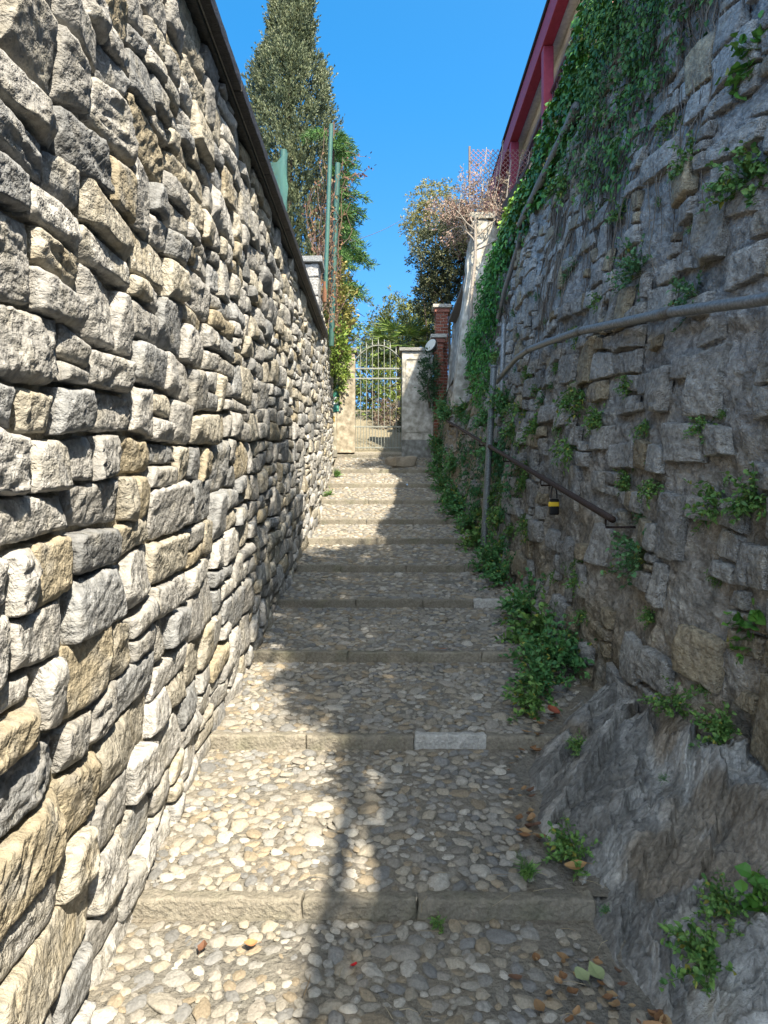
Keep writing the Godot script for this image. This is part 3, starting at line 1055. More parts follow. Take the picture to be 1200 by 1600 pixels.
func gate() -> void:
	var gd := 15.5
	var white := Color(0.66, 0.64, 0.60)
	# piers
	var lp := thing("gate_pier", "left gate pier, weathered cream plaster with a flat grey cap", "gate pier", P(-0.80, 1.25, gd))
	var a := MB.new()
	a.col = Color(0.56, 0.50, 0.40)
	block(a, Vector3.ZERO, Vector3(0.38, 2.12, 0.38), 0.012, Basis.IDENTITY, 0.012, 0.08)
	part("shaft", a.done(true), M.plaster, lp, Vector3(0, 1.05, 0))
	a = MB.new()
	a.col = Color(0.33, 0.33, 0.32)
	block(a, Vector3.ZERO, Vector3(0.48, 0.07, 0.48), 0.01, Basis.IDENTITY, 0.006, 0.08)
	part("cap", a.done(true), M.slab, lp, Vector3(0, 2.15, 0))
	var rp := thing("gate_pier", "right gate pier, white plaster with a recessed panel, grey foot and flat cap", "gate pier", P(0.70, 1.25, gd))
	a = MB.new()
	a.col = white
	block(a, Vector3.ZERO, Vector3(0.64, 1.86, 0.38), 0.010, Basis.IDENTITY, 0.008, 0.08)
	part("shaft", a.done(true), M.plaster, rp, Vector3(0, 1.19, 0))
	a = MB.new()
	a.col = Color(0.36, 0.37, 0.37)
	block(a, Vector3.ZERO, Vector3(0.67, 0.40, 0.42), 0.012, Basis.IDENTITY, 0.012, 0.06)
	part("foot", a.done(true), M.plaster, rp, Vector3(0, 0.06, 0))
	a = MB.new()
	a.col = Color(0.33, 0.33, 0.32)
	block(a, Vector3.ZERO, Vector3(0.76, 0.07, 0.48), 0.01, Basis.IDENTITY, 0.006, 0.08)
	part("cap", a.done(true), M.slab, rp, Vector3(0, 2.155, 0))
	a = MB.new()
	a.col = white * 0.92
	for s in [[-0.235, 1.19, 0.012, 1.52], [0.275, 1.19, 0.012, 1.52], [0.02, 1.95, 0.52, 0.012], [0.02, 0.43, 0.52, 0.02]]:
		box(a, Vector3(s[0], s[1], 0.195), Vector3(s[2], s[3], 0.022), 0.003)
	part("panel_frame", a.done(true), M.plaster, rp)
	# sill under the gate
	a = MB.new()
	a.col = Color(0.42, 0.39, 0.33)
	block(a, Vector3.ZERO, Vector3(1.0, 0.14, 0.34), 0.015, Basis.IDENTITY, 0.012, 0.06)
	solo("threshold", a.done(true), M.slab, "worn stone threshold under the iron gate", "step", "", "", P(-0.12, 1.19, gd - 0.02))
	# iron gate: two stiles, rails, bars with spear tips following an arch
	var g := thing("iron_gate", "tall pale iron bar gate with an arched spear-tipped top, closing the path", "gate", P(-0.12, 1.30, gd - 0.05))
	var iron := Color(0.29, 0.30, 0.27)
	var half := 0.50
	for k in 9:
		var x := lerpf(-half, half, k / 8.0)
		var top := 1.93 + 0.32 * (1.0 - pow(x / half, 2.0))
		a = MB.new()
		a.col = iron
		var rad := 0.014 if k == 0 or k == 8 else 0.007
		tube(a, [Vector3(x, 0.02, 0), Vector3(x, top, 0)], rad, rad, 6)
		var b := part("bar", a.done(true), M.paint, g)
		a = MB.new()
		a.col = iron * 1.2
		tube(a, [Vector3(x, top - 0.01, 0), Vector3(x, top + 0.03, 0), Vector3(x, top + 0.13, 0)], 0.022, 0.002, 6)
		part("spear_tip", a.done(true), M.paint, b)
	for k in 8:
		var x := lerpf(-half, half, (k + 0.5) / 8.0)
		a = MB.new()
		a.col = iron
		tube(a, [Vector3(x, 0.02, 0), Vector3(x, 0.50, 0)], 0.0075, 0.0075, 6)
		part("short_bar", a.done(true), M.paint, g)
	for yy in [0.06, 0.50, 1.52, 1.73]:
		a = MB.new()
		a.col = iron
		box(a, Vector3(0, yy, 0.012), Vector3(half * 2 + 0.06, 0.032, 0.012), 0.003)
		part("rail", a.done(true), M.paint, g)
	a = MB.new()
	a.col = iron
	var arc := []
	for k in 17:
		var x := lerpf(-half, half, k / 16.0)
		arc.append(Vector3(x, 1.90 + 0.32 * (1.0 - pow(x / half, 2.0)), 0.012))
	tube(a, arc, 0.011, 0.011, 6)
	part("arched_rail", a.done(true), M.paint, g)
	a = MB.new()
	a.col = Color(0.07, 0.07, 0.07)
	box(a, Vector3(0.44, 0.98, 0.02), Vector3(0.07, 0.14, 0.04), 0.006)
	part("lock_case", a.done(true), M.paint, g)
	# wall left of the gate
	var w := thing("garden_wall", "stained white plaster wall left of the gate, behind the stone wall's end", "wall", P(-1.30, 1.2, gd - 0.1))
	a = MB.new()
	a.col = Color(0.60, 0.57, 0.48)
	block(a, Vector3.ZERO, Vector3(0.62, 0.98, 0.30), 0.012, Basis.IDENTITY, 0.012, 0.06)
	part("face", a.done(true), M.plaster, w, Vector3(0, 0.38, 0))
	a = MB.new()
	a.col = Color(0.30, 0.29, 0.25)
	block(a, Vector3.ZERO, Vector3(0.64, 0.16, 0.33), 0.012, Basis.IDENTITY, 0.012, 0.06)
	part("foot", a.done(true), M.slab, w, Vector3(0, 0.02, 0))
	for s in [-0.12, 0.17]:
		a = MB.new()
		a.col = Color(0.62, 0.44, 0.13)
		block(a, Vector3.ZERO, Vector3(0.07, 0.12, 0.004), 0.0015)
		part("ochre_stain", a.done(true), M.plaster, w, Vector3(0.12 + s * 0.7, 0.74, 0.158))
	var lb := thing("letter_box", "small green and white box on the garden wall, left of the gate", "letter box", P(-1.06, 2.08, gd - 0.1))
	a = MB.new()
	a.col = Color(0.05, 0.20, 0.16)
	block(a, Vector3.ZERO, Vector3(0.24, 0.56, 0.2), 0.012)
	part("case", a.done(true), M.plastic, lb, Vector3(0, 0.30, 0))
	a = MB.new()
	a.col = Color(0.62, 0.66, 0.66)
	block(a, Vector3.ZERO, Vector3(0.19, 0.15, 0.012), 0.003)
	part("white_panel", a.done(true), M.plastic, lb, Vector3(0, 0.25, 0.108))
	a = MB.new()
	a.col = Color(0.10, 0.32, 0.27)
	block(a, Vector3.ZERO, Vector3(0.20, 0.07, 0.014), 0.003)
	part("green_flap", a.done(true), M.plastic, lb, Vector3(0, 0.12, 0.109))
	# brick piers with caps on the right
	for s in [[1.24, 15.75, 4.45, 0.26, "taller red brick pier with a pale stepped cap, behind the plaster wall's end"], [1.14, 15.35, 3.72, 0.20, "slim shorter red brick pier beside the right gate pier"]]:
		var bp := thing("brick_pier", s[4], "brick pier", P(s[0], 1.2, s[1]))
		a = MB.new()
		var y := 0.0
		var row := 0
		var hgt: float = s[2] - 1.2 - 0.18
		while y < hgt:
			for k in 2:
				a.col = Color(0.30, 0.105, 0.07) * r(0.75, 1.25)
				var wd: float = s[3]
				var off := (0.62 if row % 2 else 0.38)
				var ww := wd * (off if k == 0 else 1.0 - off) - 0.008
				var cx := -wd / 2 + (wd * off / 2 if k == 0 else wd * off + wd * (1 - off) / 2)
				block(a, Vector3(cx, y + 0.033, 0), Vector3(ww, 0.057, wd), 0.006)
			y += 0.067
			row += 1
		part("bricks", a.done(true), M.slab, bp, Vector3.ZERO, "stuff")
		a = MB.new()
		a.col = Color(0.45, 0.40, 0.34)
		box(a, Vector3(0, hgt / 2, 0), Vector3(s[3] - 0.012, hgt, s[3] - 0.012))
		part("joints", a.done(true), M.mortar, bp)
		a = MB.new()
		a.col = Color(0.36, 0.16, 0.12)
		box(a, Vector3(0, hgt + 0.04, 0), Vector3(s[3] + 0.06, 0.08, s[3] + 0.06), 0.01)
		part("corbel", a.done(true), M.slab, bp)
		a = MB.new()
		a.col = Color(0.58, 0.55, 0.50)
		box(a, Vector3(0, hgt + 0.125, 0), Vector3(s[3] + 0.14, 0.075, s[3] + 0.14), 0.015)
		part("cap", a.done(true), M.slab, bp)
	# round fitting on the slim pier
	var lm := thing("wall_lamp", "tilted round black lamp with a pale face, fixed to the slim brick pier", "lamp", P(0.96, 3.42, 15.0))
	a = MB.new()
	a.col = Color(0.03, 0.03, 0.03)
	var dirv := Vector3(-0.62, 0.35, 0.55).normalized()
	var ring := []
	tube(a, [-dirv * 0.14, -dirv * 0.06, Vector3.ZERO], 0.07, 0.16, 14)
	part("housing", a.done(true), M.plastic, lm)
	a = MB.new()
	a.col = Color(0.62, 0.62, 0.58)
	tube(a, [dirv * 0.004, dirv * 0.022], 0.145, 0.135, 14)
	part("pale_face", a.done(true), M.plastic, lm)
	a = MB.new()
	a.col = Color(0.03, 0.03, 0.03)
	tube(a, [-dirv * 0.12, Vector3(0.12, -0.05, -0.2)], 0.02, 0.02, 6)
	part("arm", a.done(true), M.plastic, lm)
	# loose block on the top tread
	a = MB.new()
	a.col = Color(0.40, 0.35, 0.28)
	block(a, Vector3.ZERO, Vector3(0.50, 0.22, 0.5), 0.05, Basis(Vector3.UP, 0.4), 0.05, 0.05, 4.0)
	solo("loose_boulder", a.done(true), M.slab, "squat tan block of stone lying on the top tread before the gate", "stone", "", "", P(0.34, 0.98, 14.55))

func building() -> void:
	var b := thing("terrace_house", "house with dark red terrace posts, wide eaves and blue windows above the right wall", "building", P(2.6, 3.4, 10.0))
	var red := Color(0.34, 0.05, 0.08)
	var bx := func(called: String, c: Color, x0: float, x1: float, y0: float, y1: float, d0: float, d1: float, m: Material):
		var a := MB.new()
		a.col = c
		box(a, Vector3.ZERO, Vector3(x1 - x0, y1 - y0, d1 - d0), 0.012)
		return part(called, a.done(true), m, b, P((x0 + x1) / 2, (y0 + y1) / 2, (d0 + d1) / 2) - P(2.6, 3.4, 10.0))
	for d in [11.4, 14.35, 17.3, 20.2]:
		bx.call("post", red, 2.49, 2.65, 4.7, 7.28, d, d + 0.18, M.paint)
	bx.call("eaves_beam", red, 2.47, 2.64, 7.285, 7.62, 9.9, 23.0, M.paint)
	bx.call("roof", Color(0.05, 0.03, 0.035), 2.44, 7.0, 7.625, 7.69, 9.85, 15.2, M.slab)
	bx.call("roof", Color(0.05, 0.03, 0.035), 2.455, 7.0, 7.625, 7.67, 15.21, 23.1, M.slab)
	bx.call("soffit", Color(0.78, 0.78, 0.76), 2.645, 6.9, 7.40, 7.50, 9.95, 23.0, M.paint)
	var a := MB.new()
	a.col = Color(0.70, 0.70, 0.70)
	tube(a, [P(2.86, 7.33, 9.95) - b.position, P(2.86, 7.33, 23.0) - b.position], 0.06, 0.06, 10)
	part("blind_roll", a.done(true), M.plastic, b)
	bx.call("floor_slab", Color(0.42, 0.40, 0.38), 2.45, 7.0, 4.45, 4.66, 9.9, 23.0, M.plaster)
	bx.call("wall", Color(0.62, 0.30, 0.26), 3.06, 3.3, 4.67, 7.39, 9.95, 23.0, M.plaster)
	bx.call("wall", Color(0.62, 0.30, 0.26), 3.31, 7.0, 4.67, 7.39, 9.95, 10.2, M.plaster)
	var d := 10.2
	while d < 22.0:
		var w: MeshInstance3D = bx.call("window", Color(0.40, 0.34, 0.52), 3.0, 3.055, 4.9, 7.25, d, d + 1.8, M.paint)
		for k in 2:
			var g := MB.new()
			box(g, Vector3.ZERO, Vector3(0.02, 2.2, 0.80), 0.004)
			part("pane", g.done(true), M.window_glass, w, Vector3(-0.03, 0, -0.44 + k * 0.88))
		d += 2.2
	a = MB.new()
	a.col = Color(0.10, 0.05, 0.06)
	tube(a, [P(2.62, 6.55, 9.95) - b.position, P(2.62, 6.55, 20.4) - b.position], 0.03, 0.03, 8)
	part("handrail", a.done(true), M.paint, b)
	for k in 40:
		a = MB.new()
		a.col = Color(0.10, 0.05, 0.06)
		var q := P(2.62, 4.66, 10.05 + k * 0.26) - b.position
		tube(a, [q, q + Vector3(0, 1.88, 0)], 0.010, 0.010, 5)
		part("baluster", a.done(true), M.paint, b)
	# chain-link panel at the terrace end
	var f := thing("chain_link_fence", "rusty pinkish chain-link fence panel on the terrace behind the bare bush", "fence", P(2.05, 4.5, 12.6))
	a = MB.new()
	a.col = Color(0.60, 0.36, 0.36)
	var W := 1.15
	var H := 1.75
	var s := 0.085
	var k := -H
	while k < W:
		for m in [0, 1]:
			var p0 := Vector2(k, 0)
			var p1 := Vector2(k + H, H)
			if p0.x < 0:
				p0 = Vector2(0, -k)
			if p1.x > W:
				p1 = Vector2(W, W - k)
			if p1.x - p0.x < 0.02:
				continue
			if m == 1:
				p0.x = W - p0.x
				p1.x = W - p1.x
			tube(a, [Vector3(p0.x - W / 2, p0.y, 0.004 * (m * 2 - 1)), Vector3(p1.x - W / 2, p1.y, 0.004 * (m * 2 - 1))], 0.0055, 0.0055, 4)
		k += s
	part("wire_mesh", a.done(true), M.rust, f, Vector3.ZERO, "stuff")
	for x in [-W / 2, W / 2]:
		a = MB.new()
		a.col = Color(0.36, 0.33, 0.32)
		tube(a, [Vector3(x, -0.4, 0.0), Vector3(x, H + 0.05, 0.0)], 0.02, 0.02, 7)
		part("post", a.done(true), M.rust, f)

func bars(root: Node, called: String, pts: Array, rad: float, c: Color, m: Material, seg := 10) -> MeshInstance3D:
	var a := MB.new()
	a.col = c
	tube(a, pts, rad, rad, seg)
	return part(called, a.done(true), m, root)

func fittings() -> void:
	# thick grey pipe along the right wall
	var p := thing("pipe", "thick weathered grey pipe fixed along the right wall at head height", "pipe")
	var pts := []
	for s in [[0.9, 0.55], [1.6, 0.66], [2.4, 0.80], [3.1, 0.915], [3.3, 0.95], [4.0, 1.09], [4.6, 1.19], [5.3, 1.31], [6.2, 1.44], [7.0, 1.555], [7.6, 1.60], [8.2, 1.58], [8.7, 1.55]]:
		pts.append(P(xw(s[0], s[1]) - 0.145, s[1], s[0]))
	bars(p, "tube", pts, 0.029, Color(0.36, 0.37, 0.37), M.galvanised, 12)
	for k in [3, 5, 7, 9]:
		var a: Vector3 = pts[k]
		var dir: Vector3 = (pts[k + 1] - pts[k]).normalized()
		bars(p, "sleeve", [a - dir * 0.05, a + dir * 0.05], 0.033, Color(0.30, 0.29, 0.27), M.galvanised, 12)
	for k in [2, 4, 6, 8, 10]:
		var a: Vector3 = pts[k]
		bars(p, "bracket", [a, a + Vector3(0.26, 0.01, 0)], 0.012, Color(0.16, 0.12, 0.10), M.rust, 6)
	# upright post
	var u := thing("post", "slim upright grey post standing in weeds against the right wall, crossing the rusty handrail", "post")
	bars(u, "tube", [P(1.155, -0.45, 8.5), P(1.285, 1.68, 8.55)], 0.038, Color(0.30, 0.34, 0.36), M.galvanised, 12)
	bars(u, "cap", [P(1.285, 1.68, 8.55), P(1.287, 1.71, 8.554)], 0.042, Color(0.28, 0.31, 0.33), M.galvanised, 12)
	var u2 := thing("post", "short upright pale post rising from the far end of the thick grey pipe", "post")
	bars(u2, "tube", [P(1.42, 1.45, 8.85), P(1.47, 2.3, 8.95)], 0.028, Color(0.40, 0.43, 0.45), M.galvanised, 10)
	# slanting old pipe higher up and one lower by the plaster wall
	var v := thing("pipe", "thin slanting old pipe in the greenery under the concrete ledge", "pipe")
	bars(v, "tube", [P(1.50, 2.55, 9.6), P(1.52, 2.80, 9.2), P(1.60, 3.15, 8.8), P(1.62, 3.30, 8.6)], 0.030, Color(0.33, 0.32, 0.30), M.galvanised, 8)
	var v2 := thing("pipe", "short bent grey pipe on the rubble below the plaster wall", "pipe")
	bars(v2, "tube", [P(1.20, 1.05, 12.0), P(1.22, 1.62, 12.1), P(1.24, 1.80, 12.0), P(1.33, 2.35, 11.3)], 0.028, Color(0.33, 0.31, 0.28), M.galvanised, 8)
	# rusty handrail
	var h := thing("handrail", "rusty brown iron handrail sloping along the lower right wall", "handrail")
	var e0 := P(1.34, -0.045, 4.28)
	var e1 := P(1.06, 1.92, 14.5)
	var hp := []
	for k in 8:
		hp.append(e0.lerp(e1, k / 7.0))
	bars(h, "rail", hp, 0.021, Color(0.105, 0.078, 0.07), M.rust, 10)
	for k in 7:
		var a := e0.lerp(e1, 0.012 + k * 0.158)
		bars(h, "bracket", [a, a + Vector3(0.0, -0.07, 0), a + Vector3(0.24, -0.07, 0)], 0.008, Color(0.08, 0.06, 0.055), M.rust, 6)
	# black lock with a yellow band under the handrail
	var l := thing("padlock", "black padlock with a yellow band hanging from the rusty handrail", "padlock", P(1.315, 0.06, 5.66))
	var a := MB.new()
	a.col = Color(0.012, 0.012, 0.013)
	block(a, Vector3.ZERO, Vector3(0.075, 0.125, 0.05), 0.012)
	part("body", a.done(true), M.plastic, l, Vector3(0, -0.02, 0))
	a = MB.new()
	a.col = Color(0.80, 0.55, 0.04)
	block(a, Vector3.ZERO, Vector3(0.079, 0.042, 0.054), 0.010)
	part("yellow_band", a.done(true), M.plastic, l, Vector3(-0.001, 0.0, 0))
	var sh := []
	for k in 13:
		var an := PI * k / 12.0
		sh.append(Vector3(0.024 * cos(an), 0.045 + 0.10 * sin(an), 0))
	bars(l, "shackle", sh, 0.006, Color(0.10, 0.10, 0.11), M.galvanised, 6)
	# green fence posts and shade net on the left
	var gcol := Color(0.05, 0.125, 0.11)
	var np := thing("shade_fence", "sagging green shade net on a green post behind the slate coping", "fence")
	bars(np, "post", [P(-1.20, 2.2, 8.75), P(-1.20, 4.33, 8.75)], 0.042, gcol, M.paint, 8)
	var net := sheet(26, 14, func(s, t):
		var d := lerpf(6.7, 8.73, s)
		var lowy: float = lerpf(2.7, 3.88, s) - 0.30 * sin(PI * s)
		var y := lerpf(lowy, lerpf(3.25, 4.30, s) - 0.08 * sin(s * PI), t)
		return [P(-1.20 + 0.02 * sin(s * 9.0 + t * 4.0) + 0.05, y, d), Color.WHITE])
	part("net", net.done(true), M.shade_net, np)
	var gp := thing("fence_post", "nearer of the two tall green posts above the stone pier, rusty at its foot", "post")
	bars(gp, "tube", [P(-0.93, 3.3, 11.5), P(-0.83, 6.1, 11.5)], 0.034, gcol * 1.1, M.paint, 8)
	bars(gp, "rusty_foot", [P(-0.933, 3.3, 11.5), P(-0.925, 3.62, 11.5)], 0.037, Color(0.36, 0.19, 0.12), M.rust, 8)
	var gp2 := thing("fence_post", "farther of the two tall green posts, wrapped in reddish creeper", "post")
	bars(gp2, "tube", [P(-0.94, 2.95, 13.0), P(-0.82, 6.2, 13.0)], 0.048, gcol * 0.95, M.paint, 8)
	var wr := thing("wire", "thin wire tied between the two tall green posts", "wire")
	bars(wr, "strand", [P(-0.925, 3.75, 11.5), P(-0.91, 3.76, 13.0)], 0.006, Color(0.3, 0.3, 0.28), M.galvanised, 5)
	# cable across the sky
	var cp := []
	for k in 13:
		var t := k / 12.0
		cp.append(P(lerpf(-0.70, 1.05, t), lerpf(5.35, 8.4, t) - 0.12 * sin(PI * t), lerpf(14.5, 20.0, t)))
	var cb := MB.new()
	cb.col = Color(0.10, 0.11, 0.12)
	tube(cb, cp, 0.006, 0.006, 5)
	solo("cable", cb.done(true), M.plastic, "thin cable slung across the sky between the trees", "cable")

# ---------------------------------------------------------------- plants
var protos := []

func proto_plants() -> void:
	# stems fan out towards +z; scaled and turned where they grow
	pass

func plant(kind: int, sd: int) -> Array:
	# returns [foliage, stems] of unit size
	var keep_state := rng.state
	rng.seed = 1000 + kind * 37 + sd
	var f := MB.new()
	var s := MB.new()
	s.col = Color(0.10, 0.13, 0.05)
	var ca := Color(0.06, 0.16, 0.045)
	var cb := Color(0.18, 0.32, 0.08)
	var stems := 38
	var per := 13
	var ls := 0.15
	var droop := 0.35
	if kind == 1:
		stems = 20
		per = 14
		ls = 0.13
		droop = 1.5
	elif kind == 2:
		stems = 34
		per = 14
		ls = 0.12
		ca = Color(0.05, 0.15, 0.06)
		cb = Color(0.14, 0.29, 0.12)
	elif kind == 3:
		stems = 16
		per = 4
		ls = 0.27
		ca = Color(0.06, 0.18, 0.03)
		cb = Color(0.14, 0.30, 0.05)
	elif kind == 4:
		for k in 60:
			var dir := (Vector3(r(-1, 1), r(0.6, 1.8), r(-0.4, 1))).normalized()
			var c := mixc(ca, cb, rng.randf())
			var w := 0.035
			var a := Vector3(r(-0.2, 0.2), 0, r(-0.1, 0.2))
			var side := dir.cross(Vector3.UP).normalized() * w
			var m := a + dir * r(0.4, 0.6)
			var t := a + dir * r(0.8, 1.1) + Vector3(dir.x * 0.3, -0.3, dir.z * 0.3)
			var i := f.pc(a - side, c)
			f.pc(a + side, c)
			f.pc(m + side * 0.8, c)
			f.pc(m - side * 0.8, c)
			f.pc(t, c)
			f.q(i, i + 1, i + 2, i + 3)
			f.t(i + 3, i + 2, i + 4)
		stems = 0
	elif kind == 5:
		stems = 48
		per = 14
		ls = 0.125
		ca = Color(0.045, 0.155, 0.055)
		cb = Color(0.13, 0.30, 0.09)
		droop = 0.2
	for k in stems:
		var dir := Vector3(rng.randfn() * 0.8, r(-0.35, 1.0), r(0.1, 1.0)).normalized()
		var l := r(0.55, 1.0)
		var o := Vector3(r(-0.18, 0.18), r(-0.15, 0.15), 0)
		var pts := [o]
		var q := o
		var dd := dir
		var nseg := 5
		for j in nseg:
			dd = (dd + Vector3(0, -droop * 0.25, 0) + rv() * 0.15).normalized()
			q += dd * l / nseg
			pts.append(q)
		tube(s, pts, 0.010, 0.004, 3)
		for j in per:
			var t := lerpf(0.25, 1.0, (j + rng.randf()) / per) * nseg
			var i0 := mini(int(t), nseg - 1)
			var a: Vector3 = (pts[i0] as Vector3).lerp(pts[i0 + 1], t - i0)
			var out := (rv() + dd * 0.5 + Vector3(0, 0.2, 0.3)).normalized()
			var nn := (Vector3(0, 0.7, 0.6) + rv() * 0.6).normalized()
			var sz := ls * r(0.6, 1.25)
			var c := mixc(ca, cb, rng.randf())
			if rng.randf() < 0.05:
				c = Color(0.30, 0.30, 0.06)
			if kind == 3:
				leaf6(f, a, out, nn, sz, sz * 1.0, c)
			else:
				leaf6(f, a, out, nn, sz, sz * 0.62, c)
	rng.state = keep_state
	return [f.done(), s.done(true) if stems else null]

var plant_cache := {}
func grow(kind: int, sd: int, at: Vector3, size: float, on_wall: bool, called: String, label: String, category := "weed", group := "", squash := Vector3.ONE) -> Node3D:
	var key := kind * 10 + sd
	if not plant_cache.has(key):
		plant_cache[key] = plant(kind, sd)
	var o := thing(called, label, category, at, group)
	part("foliage", plant_cache[key][0], M.leaf, o)
	if kind != 4:
		part("stems", plant_cache[key][1], M.leaf, o)
	var b := Basis(Vector3.UP, -PI / 2 + r(-0.4, 0.4)) if on_wall else Basis(Vector3.UP, -PI / 2 + r(-0.7, 0.7)) * Basis(Vector3.RIGHT, -0.7)
	o.transform = Transform3D(b.scaled_local(squash * size), at)
	return o

func zone(d: float, y: float) -> String:
	var pipe := lin([0.9, 3.3, 5.3, 7.6], [0.55, 0.95, 1.31, 1.6], d)
	var rail := -0.05 + 0.187 * (d - 4.3)
	var near := "near half" if d < 6.0 else "far half"
	if y > pipe:
		return "above the grey pipe, " + near
	if d < 4.3:
		return "right of the handrail's lower end"
	if y > rail:
		return "between pipe and handrail, " + near
	return "below the rusty handrail, " + near

func weeds() -> void:
	# plants rooted in the wall: distance, height, size, kind, label
	var wl := [
		[4.7, 1.55, 0.19, 2, "bluish green fern-like weed growing high on the wall above the thick grey pipe"],
		[3.97, 1.16, 0.17, 2, "low green weed sprouting just above the thick grey pipe, nearest the camera"],
		[4.09, 1.95, 0.13, 0, "compact green weed on the upper wall near the right edge, left of the leafy clump"],
		[3.62, 1.62, 0.20, 0, "leafy weed clump at the photo's right edge, above the pipe"],
		[5.43, 0.88, 0.22, 1, "dark trailing weed hanging on the wall below the middle of the pipe"],
		[6.67, 0.86, 0.20, 1, "trailing weed on the wall below the far third of the pipe"],
		[5.5, 0.50, 0.20, 1, "narrow drooping weed midway between pipe and handrail"],
		[5.02, 0.62, 0.13, 0, "small round weed between pipe and handrail, right of the drooping one"],
		[4.36, 0.53, 0.11, 1, "little weed in the wall, one hand below the pipe's middle bracket"],
		[3.72, 0.42, 0.09, 0, "tiny weed on the pale stones below the near end of the pipe"],
		[3.6, 0.02, 0.16, 0, "spreading green weed among pale stones right of the handrail's lower end"],
		[3.34, 0.05, 0.15, 0, "green weed on a stone ledge at the right edge, level with the handrail's lower end"],
		[4.09, 0.15, 0.13, 1, "hanging weed in a dark vertical crack right of the handrail's end"],
		[4.17, -0.26, 0.22, 2, "wide pale feathery weed below the dark crack in the wall"],
		[3.2, -0.55, 0.16, 3, "bright yellow-green leafy weed at the right edge of the lower wall"],
		[4.02, -0.58, 0.07, 0, "tiny lone weed on the lower wall below the feathery one"],
		[4.56, 0.18, 0.10, 0, "small weed in the wall directly above the handrail's lower end"],
		[5.25, -0.34, 0.10, 1, "thin dark weed hanging under the handrail beside the padlock"],
		[6.51, 2.95, 0.26, 1, "long drooping weed beneath the concrete ledge"],
		[4.44, 2.38, 0.14, 1, "weed dangling from the upper wall at the edge of the ivy"],
		[5.1, 2.08, 0.11, 0, "small yellowish weed on the upper wall right of the ledge"],
		[5.32, 1.52, 0.10, 0, "small weed above the pipe's middle, left of the bluish one"],
		[5.8, 1.45, 0.14, 1, "weed straddling the pipe at its middle"],
		[3.66, 2.25, 0.17, 3, "glossy leafy weed high at the right edge of the wall"],
		[4.67, 0.80, 0.10, 0, "small upright weed close under the pipe's middle sleeve"],
		[7.6, 1.10, 0.22, 1, "dense trailing weed just under the far end of the pipe"],
		[8.4, 1.25, 0.26, 5, "thick green clump where the pipe ends"],
		[8.86, 0.70, 0.26, 5, "thick green clump behind the upright post, above the handrail"],
		[9.6, 1.20, 0.30, 5, "tall green clump to the left of the upright post"],
		[7.0, 0.35, 0.20, 1, "weed just above the middle of the rusty handrail"],
		[7.8, 0.0, 0.24, 1, "weed spreading on the wall below the middle of the handrail"],
		[6.5, -0.1, 0.18, 1, "weed on the wall under the handrail, left of the padlock"],
		[11.62, 1.60, 0.34, 5, "bushy plant on the far rubble below the plaster wall's near end"],
		[12.9, 1.70, 0.36, 5, "bushy plant on the rubble under the middle of the plaster wall"],
		[14.3, 1.95, 0.40, 5, "dark bushy plant hiding the foot of the slim brick pier"],
		[14.6, 1.35, 0.42, 5, "dark plant mass at the end of the path beside the right gate pier"],
		[13.4, 1.0, 0.35, 5, "low plant under the far end of the handrail"],
		[12.0, 0.75, 0.36, 5, "plant on the rubble just below the far part of the handrail"],
	]
	var k := 0
	for w in wl:
		grow(w[3], k % 3, wallat(w[0], w[1], 0.02), w[2] * (1.3 if w[0] < 9.0 else 0.9), true, "wall_plant", w[4], "weed", "weeds rooted in the right wall")
		k += 1
	for n in 46:
		var d := r(4.8, 11.5)
		var y := gs(d) + r(0.35, 2.6) * (0.6 + 0.4 * rng.randf())
		if absf(d - 5.6) < 0.7 and absf(y) < 0.45:
			continue
		grow([0, 1, 1, 5][rng.randi() % 4], rng.randi() % 3, wallat(d, y, 0.01), r(0.10, 0.19) * (1.0 if d < 7.5 else 1.35), true, "wall_plant", "green weed hanging on the right wall, " + zone(d, y), "weed", "weeds on the right wall, " + zone(d, y))
	# very small sprigs all over the wall
	for n in 70:
		var d := r(2.9, 11.0)
		var y := r(gs(d) + 0.25, minf(3.0, wtop(d) - 0.3))
		grow([0, 1, 2][rng.randi() % 3], rng.randi() % 3, wallat(d, y, 0.01), r(0.03, 0.085) * (1.0 if d < 6.0 else 1.6), true, "wall_sprig", "tiny sprig in the right wall, " + zone(d, y), "weed", "tiny sprigs in the right wall, " + zone(d, y))
	# plants along the foot of the wall
	var fl := [
		[1.12, 11.4, 0.32, "low bush at the wall foot below the far part of the handrail"],
		[1.10, 10.6, 0.34, "low bush at the wall foot, next one down from the farthest"],
		[1.14, 8.7, 0.30, "bush at the foot of the upright grey post"],
		[1.20, 7.7, 0.32, "bush at the wall foot, just below the upright post's bush"],
		[1.16, 7.1, 0.24, "small bush at the wall foot above the step with the short pale kerb end"],
		[1.19, 6.0, 0.30, "bush at the wall foot beside the pale kerb end"],
		[1.18, 5.45, 0.30, "spreading bush at the wall foot, below the padlock"],
		[1.28, 4.95, 0.26, "bush at the wall foot just above the rock outcrop"],
		[1.12, 4.95, 0.28, "front bush of the pair beside the fourth tread, over the path edge"],
		[1.02, 4.6, 0.24, "bush at the upper end of the rock outcrop"],
		[0.88, 4.3, 0.17, "low leafy weed at the path edge where the rock outcrop starts"],
		[1.14, 9.6, 0.26, "bush at the wall foot behind the upright post"],
		[1.08, 12.4, 0.30, "low dark bush at the wall foot near the top of the steps"],
		[1.05, 13.6, 0.30, "last dark bush at the wall foot before the gate"],
	]
	for w in fl:
		grow(5 if k % 4 else 0, k % 3, P(w[0], gs(w[1]) + 0.06, w[1]), w[2] * 1.3, false, "foot_bush", w[3], "bush", "bushes along the foot of the right wall")
		k += 1
	var on := func(x: float, d: float): return P(x, gs(d) + maxf(rockh(x, d), 0.0) + 0.02, d)
